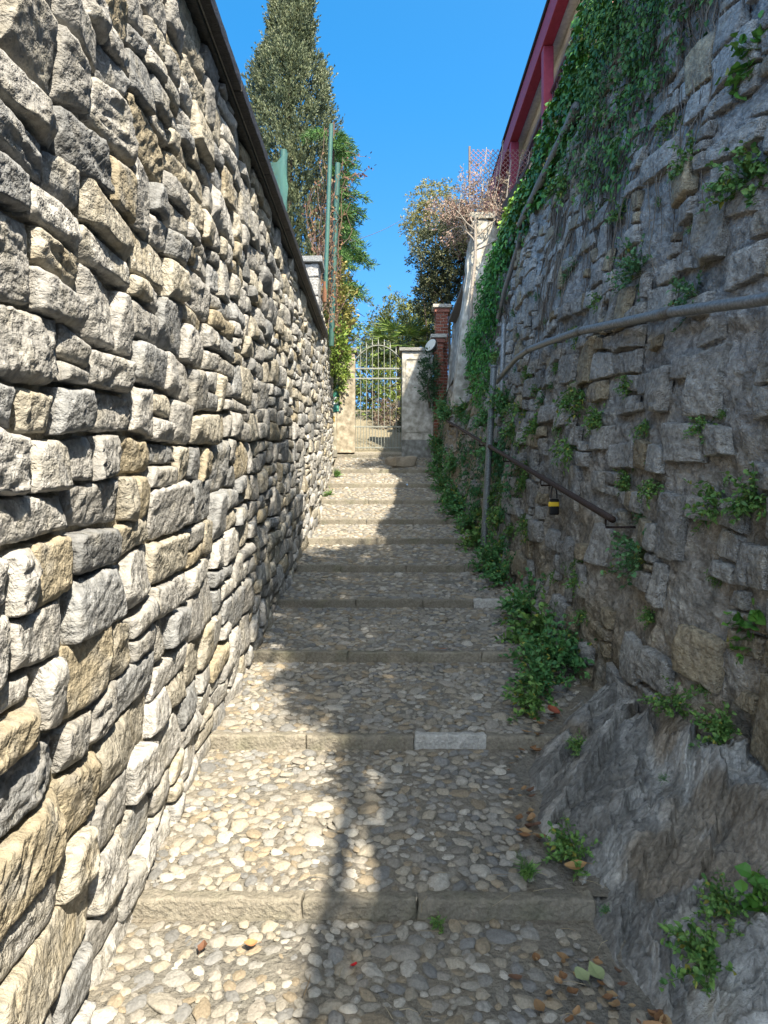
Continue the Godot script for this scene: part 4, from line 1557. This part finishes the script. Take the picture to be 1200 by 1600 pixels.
	grow(0, 1, on.call(0.76, 2.93), 0.155, false, "rock_plant", "round leafy weed at the left edge of the rock outcrop, beside the second tread", "weed")
	grow(0, 2, on.call(0.97, 3.62), 0.085, false, "rock_plant", "small straggly weed with dry leaves in the middle of the rock outcrop", "weed")
	grow(0, 0, on.call(1.01, 2.28), 0.17, false, "rock_plant", "large leafy clump at the bottom right corner, on the rock", "weed")
	grow(0, 1, on.call(1.14, 2.42), 0.13, false, "rock_plant", "thin leafy clump behind the large corner clump on the rock", "weed")
	grow(3, 1, on.call(1.24, 2.38), 0.17, false, "rock_plant", "weed with round bright green leaves on the rock at the right edge", "weed")
	grow(0, 2, on.call(1.40, 3.55), 0.15, false, "rock_plant", "weed at the top of the rock outcrop against the wall, left one of two", "weed")
	grow(0, 0, on.call(1.50, 3.22), 0.17, false, "rock_plant", "weed at the top of the rock outcrop against the wall, by the right edge", "weed")
	grow(2, 0, on.call(1.22, 3.18), 0.035, false, "rock_plant", "tiny bright green sprig in a crack of the rock outcrop", "weed")
	grow(2, 1, on.call(0.80, 2.62), 0.04, false, "rock_plant", "tiny sprig in the rock's lower crack near the first step", "weed")
	grow(4, 0, P(0.545, gnd(2.83), 2.83), 0.10, false, "grass_tuft", "small grass tuft on the path near the round leafy weed", "grass")
	grow(0, 2, P(0.20, gnd(2.66), 2.64), 0.045, false, "path_weed", "small weed in the joint under the nearest step", "weed")
	grow(4, 1, P(-0.90, gnd(13.6), 13.6), 0.22, false, "path_weed", "yellowish grass tuft at the foot of the far left wall", "grass")
	grow(0, 1, P(-0.90, gnd(12.0), 12.0), 0.14, false, "path_weed", "small green weed at the foot of the far left wall", "weed")
	grow(4, 2, P(1.02, gnd(12.9), 12.9), 0.20, false, "path_weed", "low weed in the shade on the upper treads, right side", "weed")

func clad(f: MB, d0: float, y0: float, rd: float, ry: float, n: int, size: float, ca: Color, cb: Color, thick: float, big := false) -> void:
	# leaves hanging over the wall face within an ellipse
	var push := 0.14 if thick < 0.29 else 0.05
	if thick >= 0.29:
		thick = 0.12
	for k in n:
		var an := r(0, TAU)
		var rr := sqrt(rng.randf())
		var d := d0 + cos(an) * rd * rr
		var y := y0 + sin(an) * ry * rr
		var g := nb.get_noise_2d(d * 3.5, y * 3.5)
		if g < -0.15 + 0.25 * rr * rr and rng.randf() < 0.75:
			continue
		var at := P(xw(d, minf(y, wtop(d) + 0.4)) - wrel(d, y) - r(0.0, thick) * (1.0 - 0.5 * rr) - maxf(0.0, g) * push, y, d)
		var dir := (Vector3(-0.5, -0.9, 0) + rv() * 0.75).normalized()
		var nn := (Vector3(-1.0, 0.8, 0.2) + rv() * 0.6).normalized()
		var s := size * r(0.65, 1.3)
		var c := mixc(ca, cb, rng.randf() * 0.8 + g * 0.5)
		if big:
			leaf6(f, at, dir, nn, s, s * 0.85, c)
		else:
			leaf(f, at, dir, nn, s, s * 0.6, c)

func stringy(s: MB, d0: float, d1: float, y0: float, y1: float, n: int, rad: float, drop: float) -> void:
	for k in n:
		var d := r(d0, d1)
		var y := r(y0, y1)
		var l := r(0.4, 1.0) * drop
		var pts := []
		var dr := r(-0.25, 0.25)
		for j in 9:
			var t := j / 8.0
			var dd := d + dr * t + 0.10 * nb.get_noise_2d(k * 7.0, t * 3.0)
			var yy := y - l * t
			pts.append(P(xw(dd, yy) - wrel(dd, yy) - 0.02 - 0.06 * absf(nb.get_noise_2d(k * 5.0 + 2, t * 2.5)), yy, dd))
		s.col = mixc(Color(0.13, 0.10, 0.08), Color(0.30, 0.26, 0.21), rng.randf())
		tube(s, pts, rad * r(0.6, 1.4), rad * 0.4, 4)

func ivy() -> void:
	# broad-leaved ivy over the iron fence
	var iv := thing("ivy", "glossy dark green ivy smothering the iron fence on the right wall head", "ivy")
	var f := MB.new()
	var da := Color(0.025, 0.09, 0.022)
	var db := Color(0.11, 0.25, 0.04)
	clad(f, 6.3, 4.05, 0.9, 0.50, 2300, 0.075, da, db, 0.30, true)
	clad(f, 7.5, 3.70, 1.0, 0.46, 2300, 0.075, da, db, 0.30, true)
	clad(f, 8.8, 3.60, 0.9, 0.42, 1700, 0.075, da, db, 0.30, true)
	clad(f, 9.9, 3.52, 0.7, 0.42, 1000, 0.075, da, Color(0.16, 0.30, 0.05), 0.30, true)
	clad(f, 9.7, 3.95, 0.6, 0.18, 220, 0.08, Color(0.14, 0.26, 0.03), Color(0.28, 0.42, 0.06), 0.30, true)
	part("foliage", f.done(), M.glossy_leaf, iv, Vector3.ZERO, "stuff")
	var s := MB.new()
	stringy(s, 6.0, 9.8, 3.6, 4.1, 26, 0.012, 0.7)
	part("stems", s.done(true), M.wood, iv)
	# curtain of small leaves and dead stems
	var cu := thing("creeper", "curtain of small-leaved creeper and dead brown stems hanging from the upper right wall", "creeper")
	f = MB.new()
	clad(f, 5.3, 3.8, 0.9, 0.75, 3600, 0.045, da, Color(0.11, 0.22, 0.05), 0.26)
	clad(f, 4.6, 3.3, 0.55, 0.65, 2300, 0.045, da, Color(0.11, 0.22, 0.05), 0.22)
	clad(f, 5.5, 3.0, 0.45, 0.75, 1900, 0.045, da, Color(0.13, 0.24, 0.05), 0.18)
	clad(f, 5.0, 2.6, 0.30, 0.40, 600, 0.045, da, Color(0.10, 0.24, 0.05), 0.16)
	clad(f, 6.3, 3.3, 0.5, 0.5, 800, 0.045, da, Color(0.11, 0.22, 0.05), 0.18)
	clad(f, 4.1, 3.5, 0.4, 0.8, 900, 0.045, da, Color(0.11, 0.22, 0.05), 0.18)
	part("foliage", f.done(), M.leaf, cu, Vector3.ZERO, "stuff")
	s = MB.new()
	stringy(s, 3.9, 7.4, 2.6, 4.2, 300, 0.006, 1.5)
	part("dead_stems", s.done(true), M.wood, cu)
	# dense green mass below the ledge
	var ma := thing("creeper", "dense bright green creeper mass hanging below the concrete ledge", "creeper")
	f = MB.new()
	var ga := Color(0.025, 0.12, 0.025)
	var gb := Color(0.11, 0.30, 0.05)
	clad(f, 9.9, 3.05, 0.75, 0.55, 2600, 0.055, ga, gb, 0.28)
	clad(f, 10.4, 2.55, 0.7, 0.6, 2400, 0.055, ga, gb, 0.28)
	clad(f, 11.0, 2.55, 0.4, 0.4, 900, 0.055, ga, gb, 0.25)
	clad(f, 10.0, 1.9, 0.6, 0.45, 1500, 0.050, ga, gb, 0.2)
	part("foliage", f.done(), M.leaf, ma, Vector3.ZERO, "stuff")
	s = MB.new()
	stringy(s, 9.3, 11.0, 2.6, 3.4, 30, 0.008, 0.9)
	part("stems", s.done(true), M.wood, ma)
	# low cover on the lower middle of the wall
	var lo := thing("creeper", "thin patchy creeper covering the lower wall between the upright post and the far bushes", "creeper")
	f = MB.new()
	for q in 34:
		var d := r(6.6, 14.6)
		var y := gs(d) + r(0.1, 1.4)
		clad(f, d, y, r(0.12, 0.3), r(0.15, 0.35), 170, 0.045, Color(0.018, 0.085, 0.03), Color(0.05, 0.18, 0.06), 0.12)
	part("foliage", f.done(), M.leaf, lo, Vector3.ZERO, "stuff")

func limb(s: MB, a: Vector3, dir: Vector3, l: float, rad: float, depth: int, ends: Array, bend := 0.35) -> void:
	var pts := [a]
	var q := a
	var d := dir.normalized()
	for k in 5:
		d = (d + rv() * bend * 0.4).normalized()
		q += d * l / 5.0
		pts.append(q)
	tube(s, pts, rad, rad * 0.6, 5 if depth > 1 else 4)
	if depth == 0:
		ends.append([q, d])
		return
	for k in 3:
		var t: int = 2 + k
		limb(s, pts[mini(t + 1, 5)], (d + rv() * 0.85).normalized(), l * r(0.5, 0.75), rad * 0.55, depth - 1, ends, bend)

func trees() -> void:
	# tall cypress behind the left wall
	var tr := thing("cypress_tree", "tall dense grey-green cypress with a forked tip, behind the left wall", "tree", P(-2.18, 2.1, 16.2))
	var f := MB.new()
	var s := MB.new()
	s.col = Color(0.12, 0.09, 0.07)
	tube(s, [Vector3.ZERO, Vector3(0.05, 5, 0), Vector3(0.1, 9.6, 0)], 0.18, 0.03, 8)
	part("trunk", s.done(true), M.wood, tr)
	var ca := Color(0.038, 0.058, 0.030)
	var cb := Color(0.165, 0.185, 0.095)
	for n in 9000:
		var t := pow(rng.randf(), 1.1)
		var an := r(0, TAU)
		var h := t * 9.6
		var prof := lin([0.0, 0.25, 0.5, 0.7, 0.85, 1.0], [1.0, 1.10, 1.04, 0.78, 0.50, 0.12], t) * 1.34
		var lump := 0.82 + 0.36 * nb.get_noise_3d(cos(an) * 1.1, h * 0.75, sin(an) * 1.1) + 0.20 * nb.get_noise_3d(cos(an) * 3.0, h * 2.2, sin(an) * 3.0)
		var inner := n % 6 == 0
		var rr := prof * lump * (r(0.1, 0.7) if inner else 1.0 - 0.28 * pow(rng.randf(), 2.0))
		var cx := 0.05 + 0.05 * t
		var dip := 0.0
		if t > 0.80:          # forked tip
			cx += (0.20 if an < PI else -0.17) * (t - 0.80) / 0.20 * 1.2
			rr *= 0.75
			dip = 0.0 if an < PI else 0.35 * (t - 0.8) / 0.2
		var q := Vector3(cx + cos(an) * rr, h - dip, sin(an) * rr)
		var main := (Vector3(cos(an) * 0.75, 1.0, sin(an) * 0.75) + rv() * 0.35).normalized()
		var tone := r(0.0, 0.75) + 0.5 * nb.get_noise_3dv(q * 1.3)
		var long := r(0.16, 0.34)
		for k in 26:
			var along := rng.randf()
			var at := q + main * long * along + rv() * 0.055 * (1.1 - along)
			var dir := (main + rv() * 0.55).normalized()
			var z := r(0.04, 0.085)
			leaf(f, at, dir, (Vector3(cos(an), 0.3, sin(an)) + rv() * 0.6).normalized(), z, z * 0.42, mixc(ca, cb, tone + 0.25 * along + r(-0.12, 0.12)))
	part("crown", f.done(), M.leaf, tr, Vector3.ZERO, "stuff")
	# drooping conifer right of it
	var ce := thing("conifer_tree", "feathery green conifer with drooping side branches, just right of the green posts", "tree", P(-1.15, 2.4, 15.0))
	s = MB.new()
	s.col = Color(0.13, 0.09, 0.07)
	tube(s, [Vector3.ZERO, Vector3(0.08, 2.5, 0), Vector3(0.12, 5.6, 0)], 0.10, 0.02, 7)
	part("trunk", s.done(true), M.wood, ce)
	s = MB.new()
	s.col = Color(0.13, 0.09, 0.07)
	f = MB.new()
	for k in 80:
		var h := r(1.2, 5.5)
		var an := r(-1.3, 1.3) if k % 4 else r(0, TAU)
		var l := r(0.35, 0.85) * (1.0 if h < 4.2 else 0.65)
		var pts := []
		for j in 6:
			var t := j / 5.0
			pts.append(Vector3(0.1 + cos(an) * l * t, h + l * (0.35 * t - 0.55 * t * t), sin(an) * l * t))
		tube(s, pts, 0.016, 0.005, 4)
		if rng.randf() < 0.22:
			continue
		for j in 170:
			var t := r(0.35, 1.05) * 5.0
			var i0 := mini(int(t), 4)
			var q: Vector3 = (pts[i0] as Vector3).lerp(pts[i0 + 1], t - i0) + rv() * 0.07
			var dir := (Vector3(cos(an) * 0.7, -0.25, sin(an) * 0.7) + rv() * 0.75).normalized()
			var z := r(0.07, 0.15)
			leaf(f, q, dir, rv(), z, z * 0.16, mixc(Color(0.04, 0.10, 0.035), Color(0.13, 0.24, 0.06), rng.randf()))
	part("branches", s.done(true), M.wood, ce)
	part("crown", f.done(), M.leaf, ce, Vector3.ZERO, "stuff")
	# reddish creeper on the green posts
	var vi := thing("creeper", "wiry reddish creeper with sparse leaves climbing the tall green posts", "creeper")
	s = MB.new()
	f = MB.new()
	for k in 46:
		var pts := []
		var y0 := r(2.8, 4.4)
		var d := r(11.6, 13.4)
		var q := P(-0.95 + r(-0.25, 0.12), y0, d)
		var ll := r(0.6, 2.0)
		for j in 9:
			q += Vector3(r(-0.09, 0.10), ll / 8.0 * r(0.4, 1.5), r(-0.06, 0.06))
			pts.append(q)
			for m in 3:
				if rng.randf() < 0.6:
					leaf(f, q + rv() * 0.06, rv(), rv(), r(0.04, 0.08), r(0.025, 0.05), mixc(Color(0.16, 0.07, 0.05), Color(0.22, 0.16, 0.07), rng.randf()))
		s.col = mixc(Color(0.16, 0.08, 0.06), Color(0.28, 0.22, 0.17), rng.randf())
		tube(s, pts, 0.008, 0.004, 4)
	for k in 3:
		var q := P(-0.72, 6.0 - k * 0.25, 12.6)
		var pts := []
		for j in 8:
			pts.append(q)
			q += Vector3(r(0.03, 0.09), r(-0.02, 0.07), r(-0.03, 0.03))
			leaf(f, q, rv(), rv(), 0.06, 0.035, Color(0.14, 0.07, 0.05))
			leaf(f, q + rv() * 0.05, rv(), rv(), 0.06, 0.035, Color(0.14, 0.07, 0.05))
		tube(s, pts, 0.005, 0.003, 4)
	part("stems", s.done(true), M.wood, vi)
	part("foliage", f.done(), M.dry_leaf, vi, Vector3.ZERO, "stuff")
	# dark hanging mass against the pier side
	var hd := thing("shrub", "yellow-green and orange-tinged shrub leaning over the far left wall by the gate", "shrub", P(-0.98, 2.9, 13.9))
	s = MB.new()
	s.col = Color(0.14, 0.10, 0.07)
	var ends := []
	for k in 5:
		limb(s, Vector3(0, -0.2, 0), Vector3(r(-0.1, 0.5), 1.0, r(-0.5, 0.5)), 0.7, 0.02, 1, ends)
	part("branches", s.done(true), M.wood, hd)
	f = MB.new()
	crown(f, Vector3(0.10, 0.95, 0), Vector3(0.26, 0.75, 0.5), 1900, 0.075, Color(0.10, 0.13, 0.03), Color(0.30, 0.25, 0.07), 0.5, 0.55)
	crown(f, Vector3(0.12, 0.1, 0.3), Vector3(0.22, 0.55, 0.5), 1300, 0.07, Color(0.10, 0.17, 0.03), Color(0.26, 0.34, 0.07), 0.5, 0.55)
	part("crown", f.done(), M.leaf, hd, Vector3.ZERO, "stuff")
	var sb := thing("shrub", "pale green shrub spilling over the left gate pier and letter box", "shrub", P(-1.05, 3.0, 14.9))
	f = MB.new()
	crown(f, Vector3(0.0, -0.05, 0), Vector3(0.32, 0.55, 0.35), 1500, 0.07, Color(0.10, 0.17, 0.04), Color(0.27, 0.36, 0.09), 0.5, 0.6)
	part("crown", f.done(), M.leaf, sb, Vector3.ZERO, "stuff")
	# trees beyond the gate: x, y, d, radius, trunk, leaf count, colours, label
	bg_tree("evergreen_tree", 1.75, 2.6, 19.5, [[0.0, 4.15, 0, 0.95, 1.05, 0.9], [-0.35, 3.2, 0.1, 0.6, 0.55, 0.6], [0.4, 5.0, 0, 0.55, 0.5, 0.6]], 30000, 0.07, Color(0.035, 0.05, 0.026), Color(0.135, 0.145, 0.075), "dark dense evergreen tree beyond the plaster wall, left of the bare bush")
	bg_tree("leafy_tree", 1.55, 2.6, 22.0, [[0.0, 6.6, 0, 0.75, 0.75, 0.7], [-0.55, 5.9, 0, 0.45, 0.6, 0.5]], 9000, 0.065, Color(0.16, 0.16, 0.05), Color(0.36, 0.33, 0.13), "light yellow-green treetop showing above the dark evergreen")
	bg_tree("round_tree", 0.55, 3.6, 27.0, [[0.1, 3.0, 0, 1.45, 1.25, 1.2], [-0.6, 2.3, 0, 0.9, 0.8, 0.9], [0.9, 3.3, 0, 0.9, 0.9, 0.9]], 22000, 0.095, Color(0.055, 0.08, 0.025), Color(0.24, 0.25, 0.08), "broad yellow-green tree beyond the gate, behind the palm")
	bg_tree("grey_shrub", -0.55, 3.0, 22.0, [[0.0, 1.1, 0, 0.7, 0.8, 0.6], [0.45, 1.7, 0, 0.4, 0.5, 0.5]], 2200, 0.09, Color(0.09, 0.115, 0.08), Color(0.20, 0.24, 0.16), "greyish feathery shrub beyond the gate's left half")
	bg_tree("garden_shrub", -0.25, 2.4, 19.0, [[0.0, 0.75, 0, 0.62, 0.85, 0.5], [0.4, 0.35, 0.1, 0.4, 0.5, 0.4]], 2800, 0.075, Color(0.06, 0.10, 0.025), Color(0.25, 0.32, 0.07), "sunlit green shrub seen through the left of the gate bars")
	bg_tree("garden_shrub", 0.55, 2.4, 19.4, [[0.0, 0.9, 0, 0.65, 0.85, 0.5], [-0.3, 0.4, 0.2, 0.45, 0.45, 0.4]], 2800, 0.075, Color(0.06, 0.10, 0.025), Color(0.32, 0.36, 0.06), "bright yellow-green shrub seen through the right of the gate bars")
	bg_tree("garden_shrub", 0.15, 2.0, 18.2, [[0.0, 0.35, 0, 0.45, 0.38, 0.4]], 1300, 0.06, Color(0.16, 0.11, 0.10), Color(0.32, 0.27, 0.19), "dry brownish low shrub in the middle of the gate view")
	bg_tree("garden_shrub", 0.62, 1.9, 17.6, [[0.0, 0.35, 0, 0.35, 0.40, 0.4]], 1300, 0.06, Color(0.025, 0.04, 0.02), Color(0.08, 0.10, 0.05), "dark low shrub beside the right gate pier, inside the garden")
	bg_tree("dark_hedge", 1.0, 3.0, 21.0, [[0.0, 1.4, 0, 1.0, 1.5, 0.6], [0.9, 1.6, 0, 1.0, 1.6, 0.7], [-1.6, 0.9, 0.3, 0.9, 1.2, 0.6], [-2.6, 0.9, 0.3, 0.9, 1.3, 0.6]], 12000, 0.075, Color(0.03, 0.05, 0.02), Color(0.12, 0.15, 0.05), "dark green hedge closing the garden behind the gate")
	bg_tree("pier_shrub", 0.93, 2.45, 15.0, [[0.0, 0.30, 0, 0.20, 0.50, 0.16]], 1500, 0.06, Color(0.02, 0.055, 0.025), Color(0.06, 0.13, 0.05), "dark green shrub overhanging the right gate pier's panel")
	# palm
	var pa := thing("palm_tree", "fan palm with stiff green fronds above the iron gate", "palm", P(0.45, 2.7, 20.5))
	s = MB.new()
	s.col = Color(0.14, 0.10, 0.07)
	tube(s, [Vector3.ZERO, Vector3(0.03, 1.0, 0), Vector3(0, 2.0, 0)], 0.13, 0.10, 9, 0.08)
	part("trunk", s.done(true), M.wood, pa)
	for k in 26:
		f = MB.new()
		var an := TAU * k * 0.382
		var up := lerpf(1.1, -0.55, k / 25.0)
		var dir := Vector3(cos(an), up, sin(an)).normalized()
		var base := Vector3(0, 2.0, 0)
		var hub := base + dir * 0.62 + Vector3(0, -0.06, 0)
		f.col = Color(0.13, 0.19, 0.05)
		tube(f, [base, hub], 0.012, 0.010, 4)
		var side := dir.cross(Vector3.UP).normalized()
		var nn := side.cross(dir).normalized()
		for j in 19:
			var t := (j - 9) / 9.0 * 1.75
			var q := (dir * cos(t) + side * sin(t) + nn * 0.12 + Vector3(0, -0.20, 0)).normalized()
			leaf(f, hub, q, (nn + side * 0.6 * (1 if j % 2 else -1)).normalized(), r(0.42, 0.56), 0.036, mixc(Color(0.06, 0.13, 0.03), Color(0.26, 0.34, 0.09), rng.randf()))
		part("frond", f.done(), M.glossy_leaf, pa)
	# leafless bush on the buttress
	var bu := thing("bare_bush", "leafless tangled bush with pinkish-brown dead leaves on top of the white buttress", "bush", P(1.48, 3.2, 11.5))
	s = MB.new()
	s.col = Color(0.38, 0.33, 0.28)
	ends = []
	tube(s, [Vector3(-0.15, -0.6, 0.12), Vector3(-0.12, 0.2, 0.12), Vector3(-0.05, 0.8, 0.06), Vector3(-0.05, 1.40, 0.06)], 0.035, 0.02, 6)
	for k in 9:
		limb(s, Vector3(-0.05, 0.85 + 0.05 * k, 0.06), Vector3(r(-0.9, 0.9), r(0.3, 1.0), r(-0.5, 0.5)), r(0.36, 0.54), 0.015, 3, ends, 0.6)
	part("branches", s.done(true), M.wood, bu)
	f = MB.new()
	for e in ends:
		for k in 16:
			leaf(f, e[0] + rv() * 0.09, (e[1] + rv() * 0.8).normalized(), rv(), r(0.025, 0.055), r(0.014, 0.026), mixc(Color(0.21, 0.12, 0.10), Color(0.36, 0.28, 0.22), rng.randf()))
	crown(f, Vector3(0.02, 1.70, -0.1), Vector3(0.55, 0.52, 0.45), 2000, 0.04, Color(0.24, 0.17, 0.13), Color(0.38, 0.33, 0.24), 0.5, 0.4)
	part("dead_leaves", f.done(), M.dry_leaf, bu, Vector3.ZERO, "stuff")
	# bare vine stems around the buttress and the chain-link panel
	var vn := thing("vine", "pale bare vine stems looped over the white buttress and the chain-link panel", "vine")
	for k in 16:
		var q := P(1.45 + r(-0.15, 0.35), 2.6 + r(0, 1.0), 11.5)
		var pts := []
		var tgt := P(1.7 + r(-0.3, 0.9), 4.6 + r(0.0, 1.5), 11.6 + r(0.0, 0.7))
		for j in 12:
			var t := j / 11.0
			pts.append(q.lerp(tgt, t) + Vector3(nb.get_noise_2d(k * 9.0, t * 2.5), nb.get_noise_2d(k * 9.0 + 4, t * 2.5), 0.4 * nb.get_noise_2d(k * 9.0 + 8, t * 2.5)) * 0.32 * sin(PI * minf(1.0, t + 0.2)))
		s = MB.new()
		s.col = Color(0.44, 0.40, 0.34) * r(0.8, 1.15)
		tube(s, pts, r(0.008, 0.018), 0.006, 5)
		part("stem", s.done(true), M.wood, vn)
	# the tree on the terrace beside the viewer that shades the middle steps
	bg_tree("terrace_tree", 3.1, 4.0, 0.6, [[0.0, 3.6, 0, 1.25, 1.3, 1.3], [0.3, 4.6, -0.4, 1.1, 0.9, 1.1], [-0.25, 3.0, -1.0, 0.9, 0.9, 0.8], [-0.9, 2.6, -0.2, 0.6, 0.6, 1.1]], 16000, 0.12, Color(0.04, 0.07, 0.02), Color(0.09, 0.14, 0.04), "leafy tree on the terrace above the right wall, shading the middle steps")
	bg_tree("terrace_hedge", 2.42, 4.35, -3.0, [[0.0, 0.30, -1.9, 0.12, 0.22, 0.32], [0.0, 0.28, -0.9, 0.12, 0.2, 0.22], [0.0, 0.36, 0.35, 0.14, 0.28, 0.4], [0.0, 0.5, 1.9, 0.2, 0.5, 0.7], [-0.22, 0.75, 2.75, 0.40, 0.6, 0.7]], 15000, 0.06, Color(0.04, 0.07, 0.02), Color(0.09, 0.14, 0.04), "clipped plants between the posts of the near iron fence")

func bg_tree(called: String, x: float, y: float, d: float, blobs: Array, n: int, size: float, ca: Color, cb: Color, label: String) -> void:
	var o := thing(called, label, "hedge" if called.ends_with("hedge") else "shrub" if called.ends_with("shrub") else "tree", P(x, y, d))
	var s := MB.new()
	s.col = Color(0.13, 0.10, 0.075)
	var f := MB.new()
	var vol := 0.0
	for b in blobs:
		vol += b[3] * b[4]
	var ends := []
	for b in blobs:
		var c := Vector3(b[0], b[1], -b[2])
		tube(s, [Vector3(r(-0.05, 0.05), -0.3, r(-0.05, 0.05)), c * 0.45 + rv() * 0.04, c], 0.05 * (b[3] + 0.3), 0.015, 6)
		if b[3] > 0.3:
			for k in 4:
				limb(s, c * r(0.6, 0.95), rv() + Vector3(0, 0.5, 0), b[3] * 0.7, 0.02, 1, ends)
		crown(f, c, Vector3(b[3], b[4], b[5]), int(n * b[3] * b[4] / vol), size, ca, cb, 0.45, 0.5)
	part("trunk", s.done(true), M.wood, o)
	part("crown", f.done(), M.leaf, o, Vector3.ZERO, "stuff")

func litter() -> void:
	var brown := [Color(0.22, 0.12, 0.06), Color(0.30, 0.19, 0.10), Color(0.16, 0.09, 0.06), Color(0.34, 0.24, 0.13)]
	var put := func(x: float, d: float, size: float, c: Color, label: String, group: String, lift := 0.006):
		var mb := MB.new()
		var cs := []
		var curl := r(0.15, 0.55)
		# a curled leaf with a midrib
		for j in 6:
			var t := j / 5.0
			var w := size * 0.34 * sin(PI * clampf(t * 0.92 + 0.06, 0, 1)) * r(0.85, 1.15)
			var y := size * curl * (t - 0.5) * (t - 0.5) * 2.0
			var xx := size * (t - 0.5)
			cs.append([mb.pc(Vector3(xx, y + w * curl * 1.3, -w), c), mb.pc(Vector3(xx, y, 0), c * 0.85), mb.pc(Vector3(xx, y + w * curl, w), c)])
		for j in 5:
			mb.q(cs[j][0], cs[j][1], cs[j + 1][1], cs[j + 1][0])
			mb.q(cs[j][1], cs[j][2], cs[j + 1][2], cs[j + 1][1])
		mb.col = c * 0.7
		tube(mb, [Vector3(size * 0.48, size * curl * 0.5, 0), Vector3(size * 0.75, size * 0.1, size * 0.05)], size * 0.012, size * 0.01, 3)
		var y0 := gnd(d) + (maxf(rockh(x, d), 0.0) if x > redge(d) and d < 4.9 else 0.0)
		var o := solo("fallen_leaf", mb.done(), M.dry_leaf, label, "leaf", group, "", P(x, y0 + lift, d))
		o.rotation = Vector3(r(-0.25, 0.25), r(0, TAU), r(-0.25, 0.25))
	put.call(-0.10, 2.42, 0.035, Color(0.42, 0.015, 0.02), "small bright red leaf on the lowest tread, by the thin shadow line", "", 0.012)
	put.call(0.745, 2.83, 0.085, Color(0.42, 0.26, 0.12), "large tan leaf curled below the round leafy weed", "", 0.02)
	put.call(0.98, 4.22, 0.10, Color(0.32, 0.09, 0.05), "reddish-brown leaf at the top of the rock outcrop by the path edge", "", 0.03)
	put.call(-0.46, 2.52, 0.05, Color(0.45, 0.22, 0.10), "orange-brown leaf on the sunlit lowest tread near the step", "", 0.012)
	put.call(-0.62, 2.50, 0.05, Color(0.16, 0.08, 0.05), "dark brown curled leaf on the sunlit lowest tread", "", 0.012)
	put.call(0.42, 5.25, 0.07, Color(0.40, 0.16, 0.07), "orange leaf on the shaded fourth tread", "", 0.012)
	put.call(0.69, 2.38, 0.075, Color(0.28, 0.34, 0.17), "pale green leaf lying among the dead leaves at bottom right", "", 0.02)
	put.call(0.64, 2.36, 0.07, Color(0.30, 0.36, 0.19), "second pale green leaf overlapping the first among the dead leaves", "", 0.025)
	put.call(0.80, 2.12, 0.10, Color(0.38, 0.22, 0.11), "broad light brown leaf at the bottom right by the rock foot", "", 0.02)
	for k in 46:
		var d := r(1.95, 2.5)
		var x := r(0.42, redge(d) + 0.02)
		put.call(x, d, r(0.02, 0.055), brown[rng.randi() % 4] * r(0.8, 1.2), "brown dead leaf in the drift between the lowest tread and the rock", "dead leaves at the rock foot", 0.010)
	for k in 34:
		var d := r(2.9, 4.4)
		var x := redge(d) + r(-0.07, 0.05)
		put.call(x, d, r(0.025, 0.065), brown[rng.randi() % 4] * r(0.7, 1.1), "brown dead leaf along the left edge of the rock outcrop", "dead leaves along the rock edge", 0.010)
	for k in 16:
		var d := r(4.8, 9.0)
		put.call(1.1 + r(-0.2, 0.1), d, r(0.03, 0.06), brown[rng.randi() % 4], "brown dead leaf under the bushes at the right path edge", "dead leaves under the bushes", 0.010)
	for k in 26:
		var d := r(1.95, 2.9)
		var mb := MB.new()
		mb.col = mixc(Color(0.40, 0.35, 0.25), Color(0.20, 0.15, 0.09), rng.randf())
		var l := r(0.04, 0.12)
		tube(mb, [Vector3.ZERO, Vector3(l * 0.5, 0.004, r(-0.01, 0.01)), Vector3(l, 0, 0)], 0.0016, 0.0010, 4)
		var o := solo("dry_straw", mb.done(), M.dry_leaf, "dry straw stalk on the lowest treads", "straw", "straw stalks on the near treads", "", P(r(-0.3, 0.8), gnd(d) + 0.010, d))
		o.rotation.y = r(0, TAU)
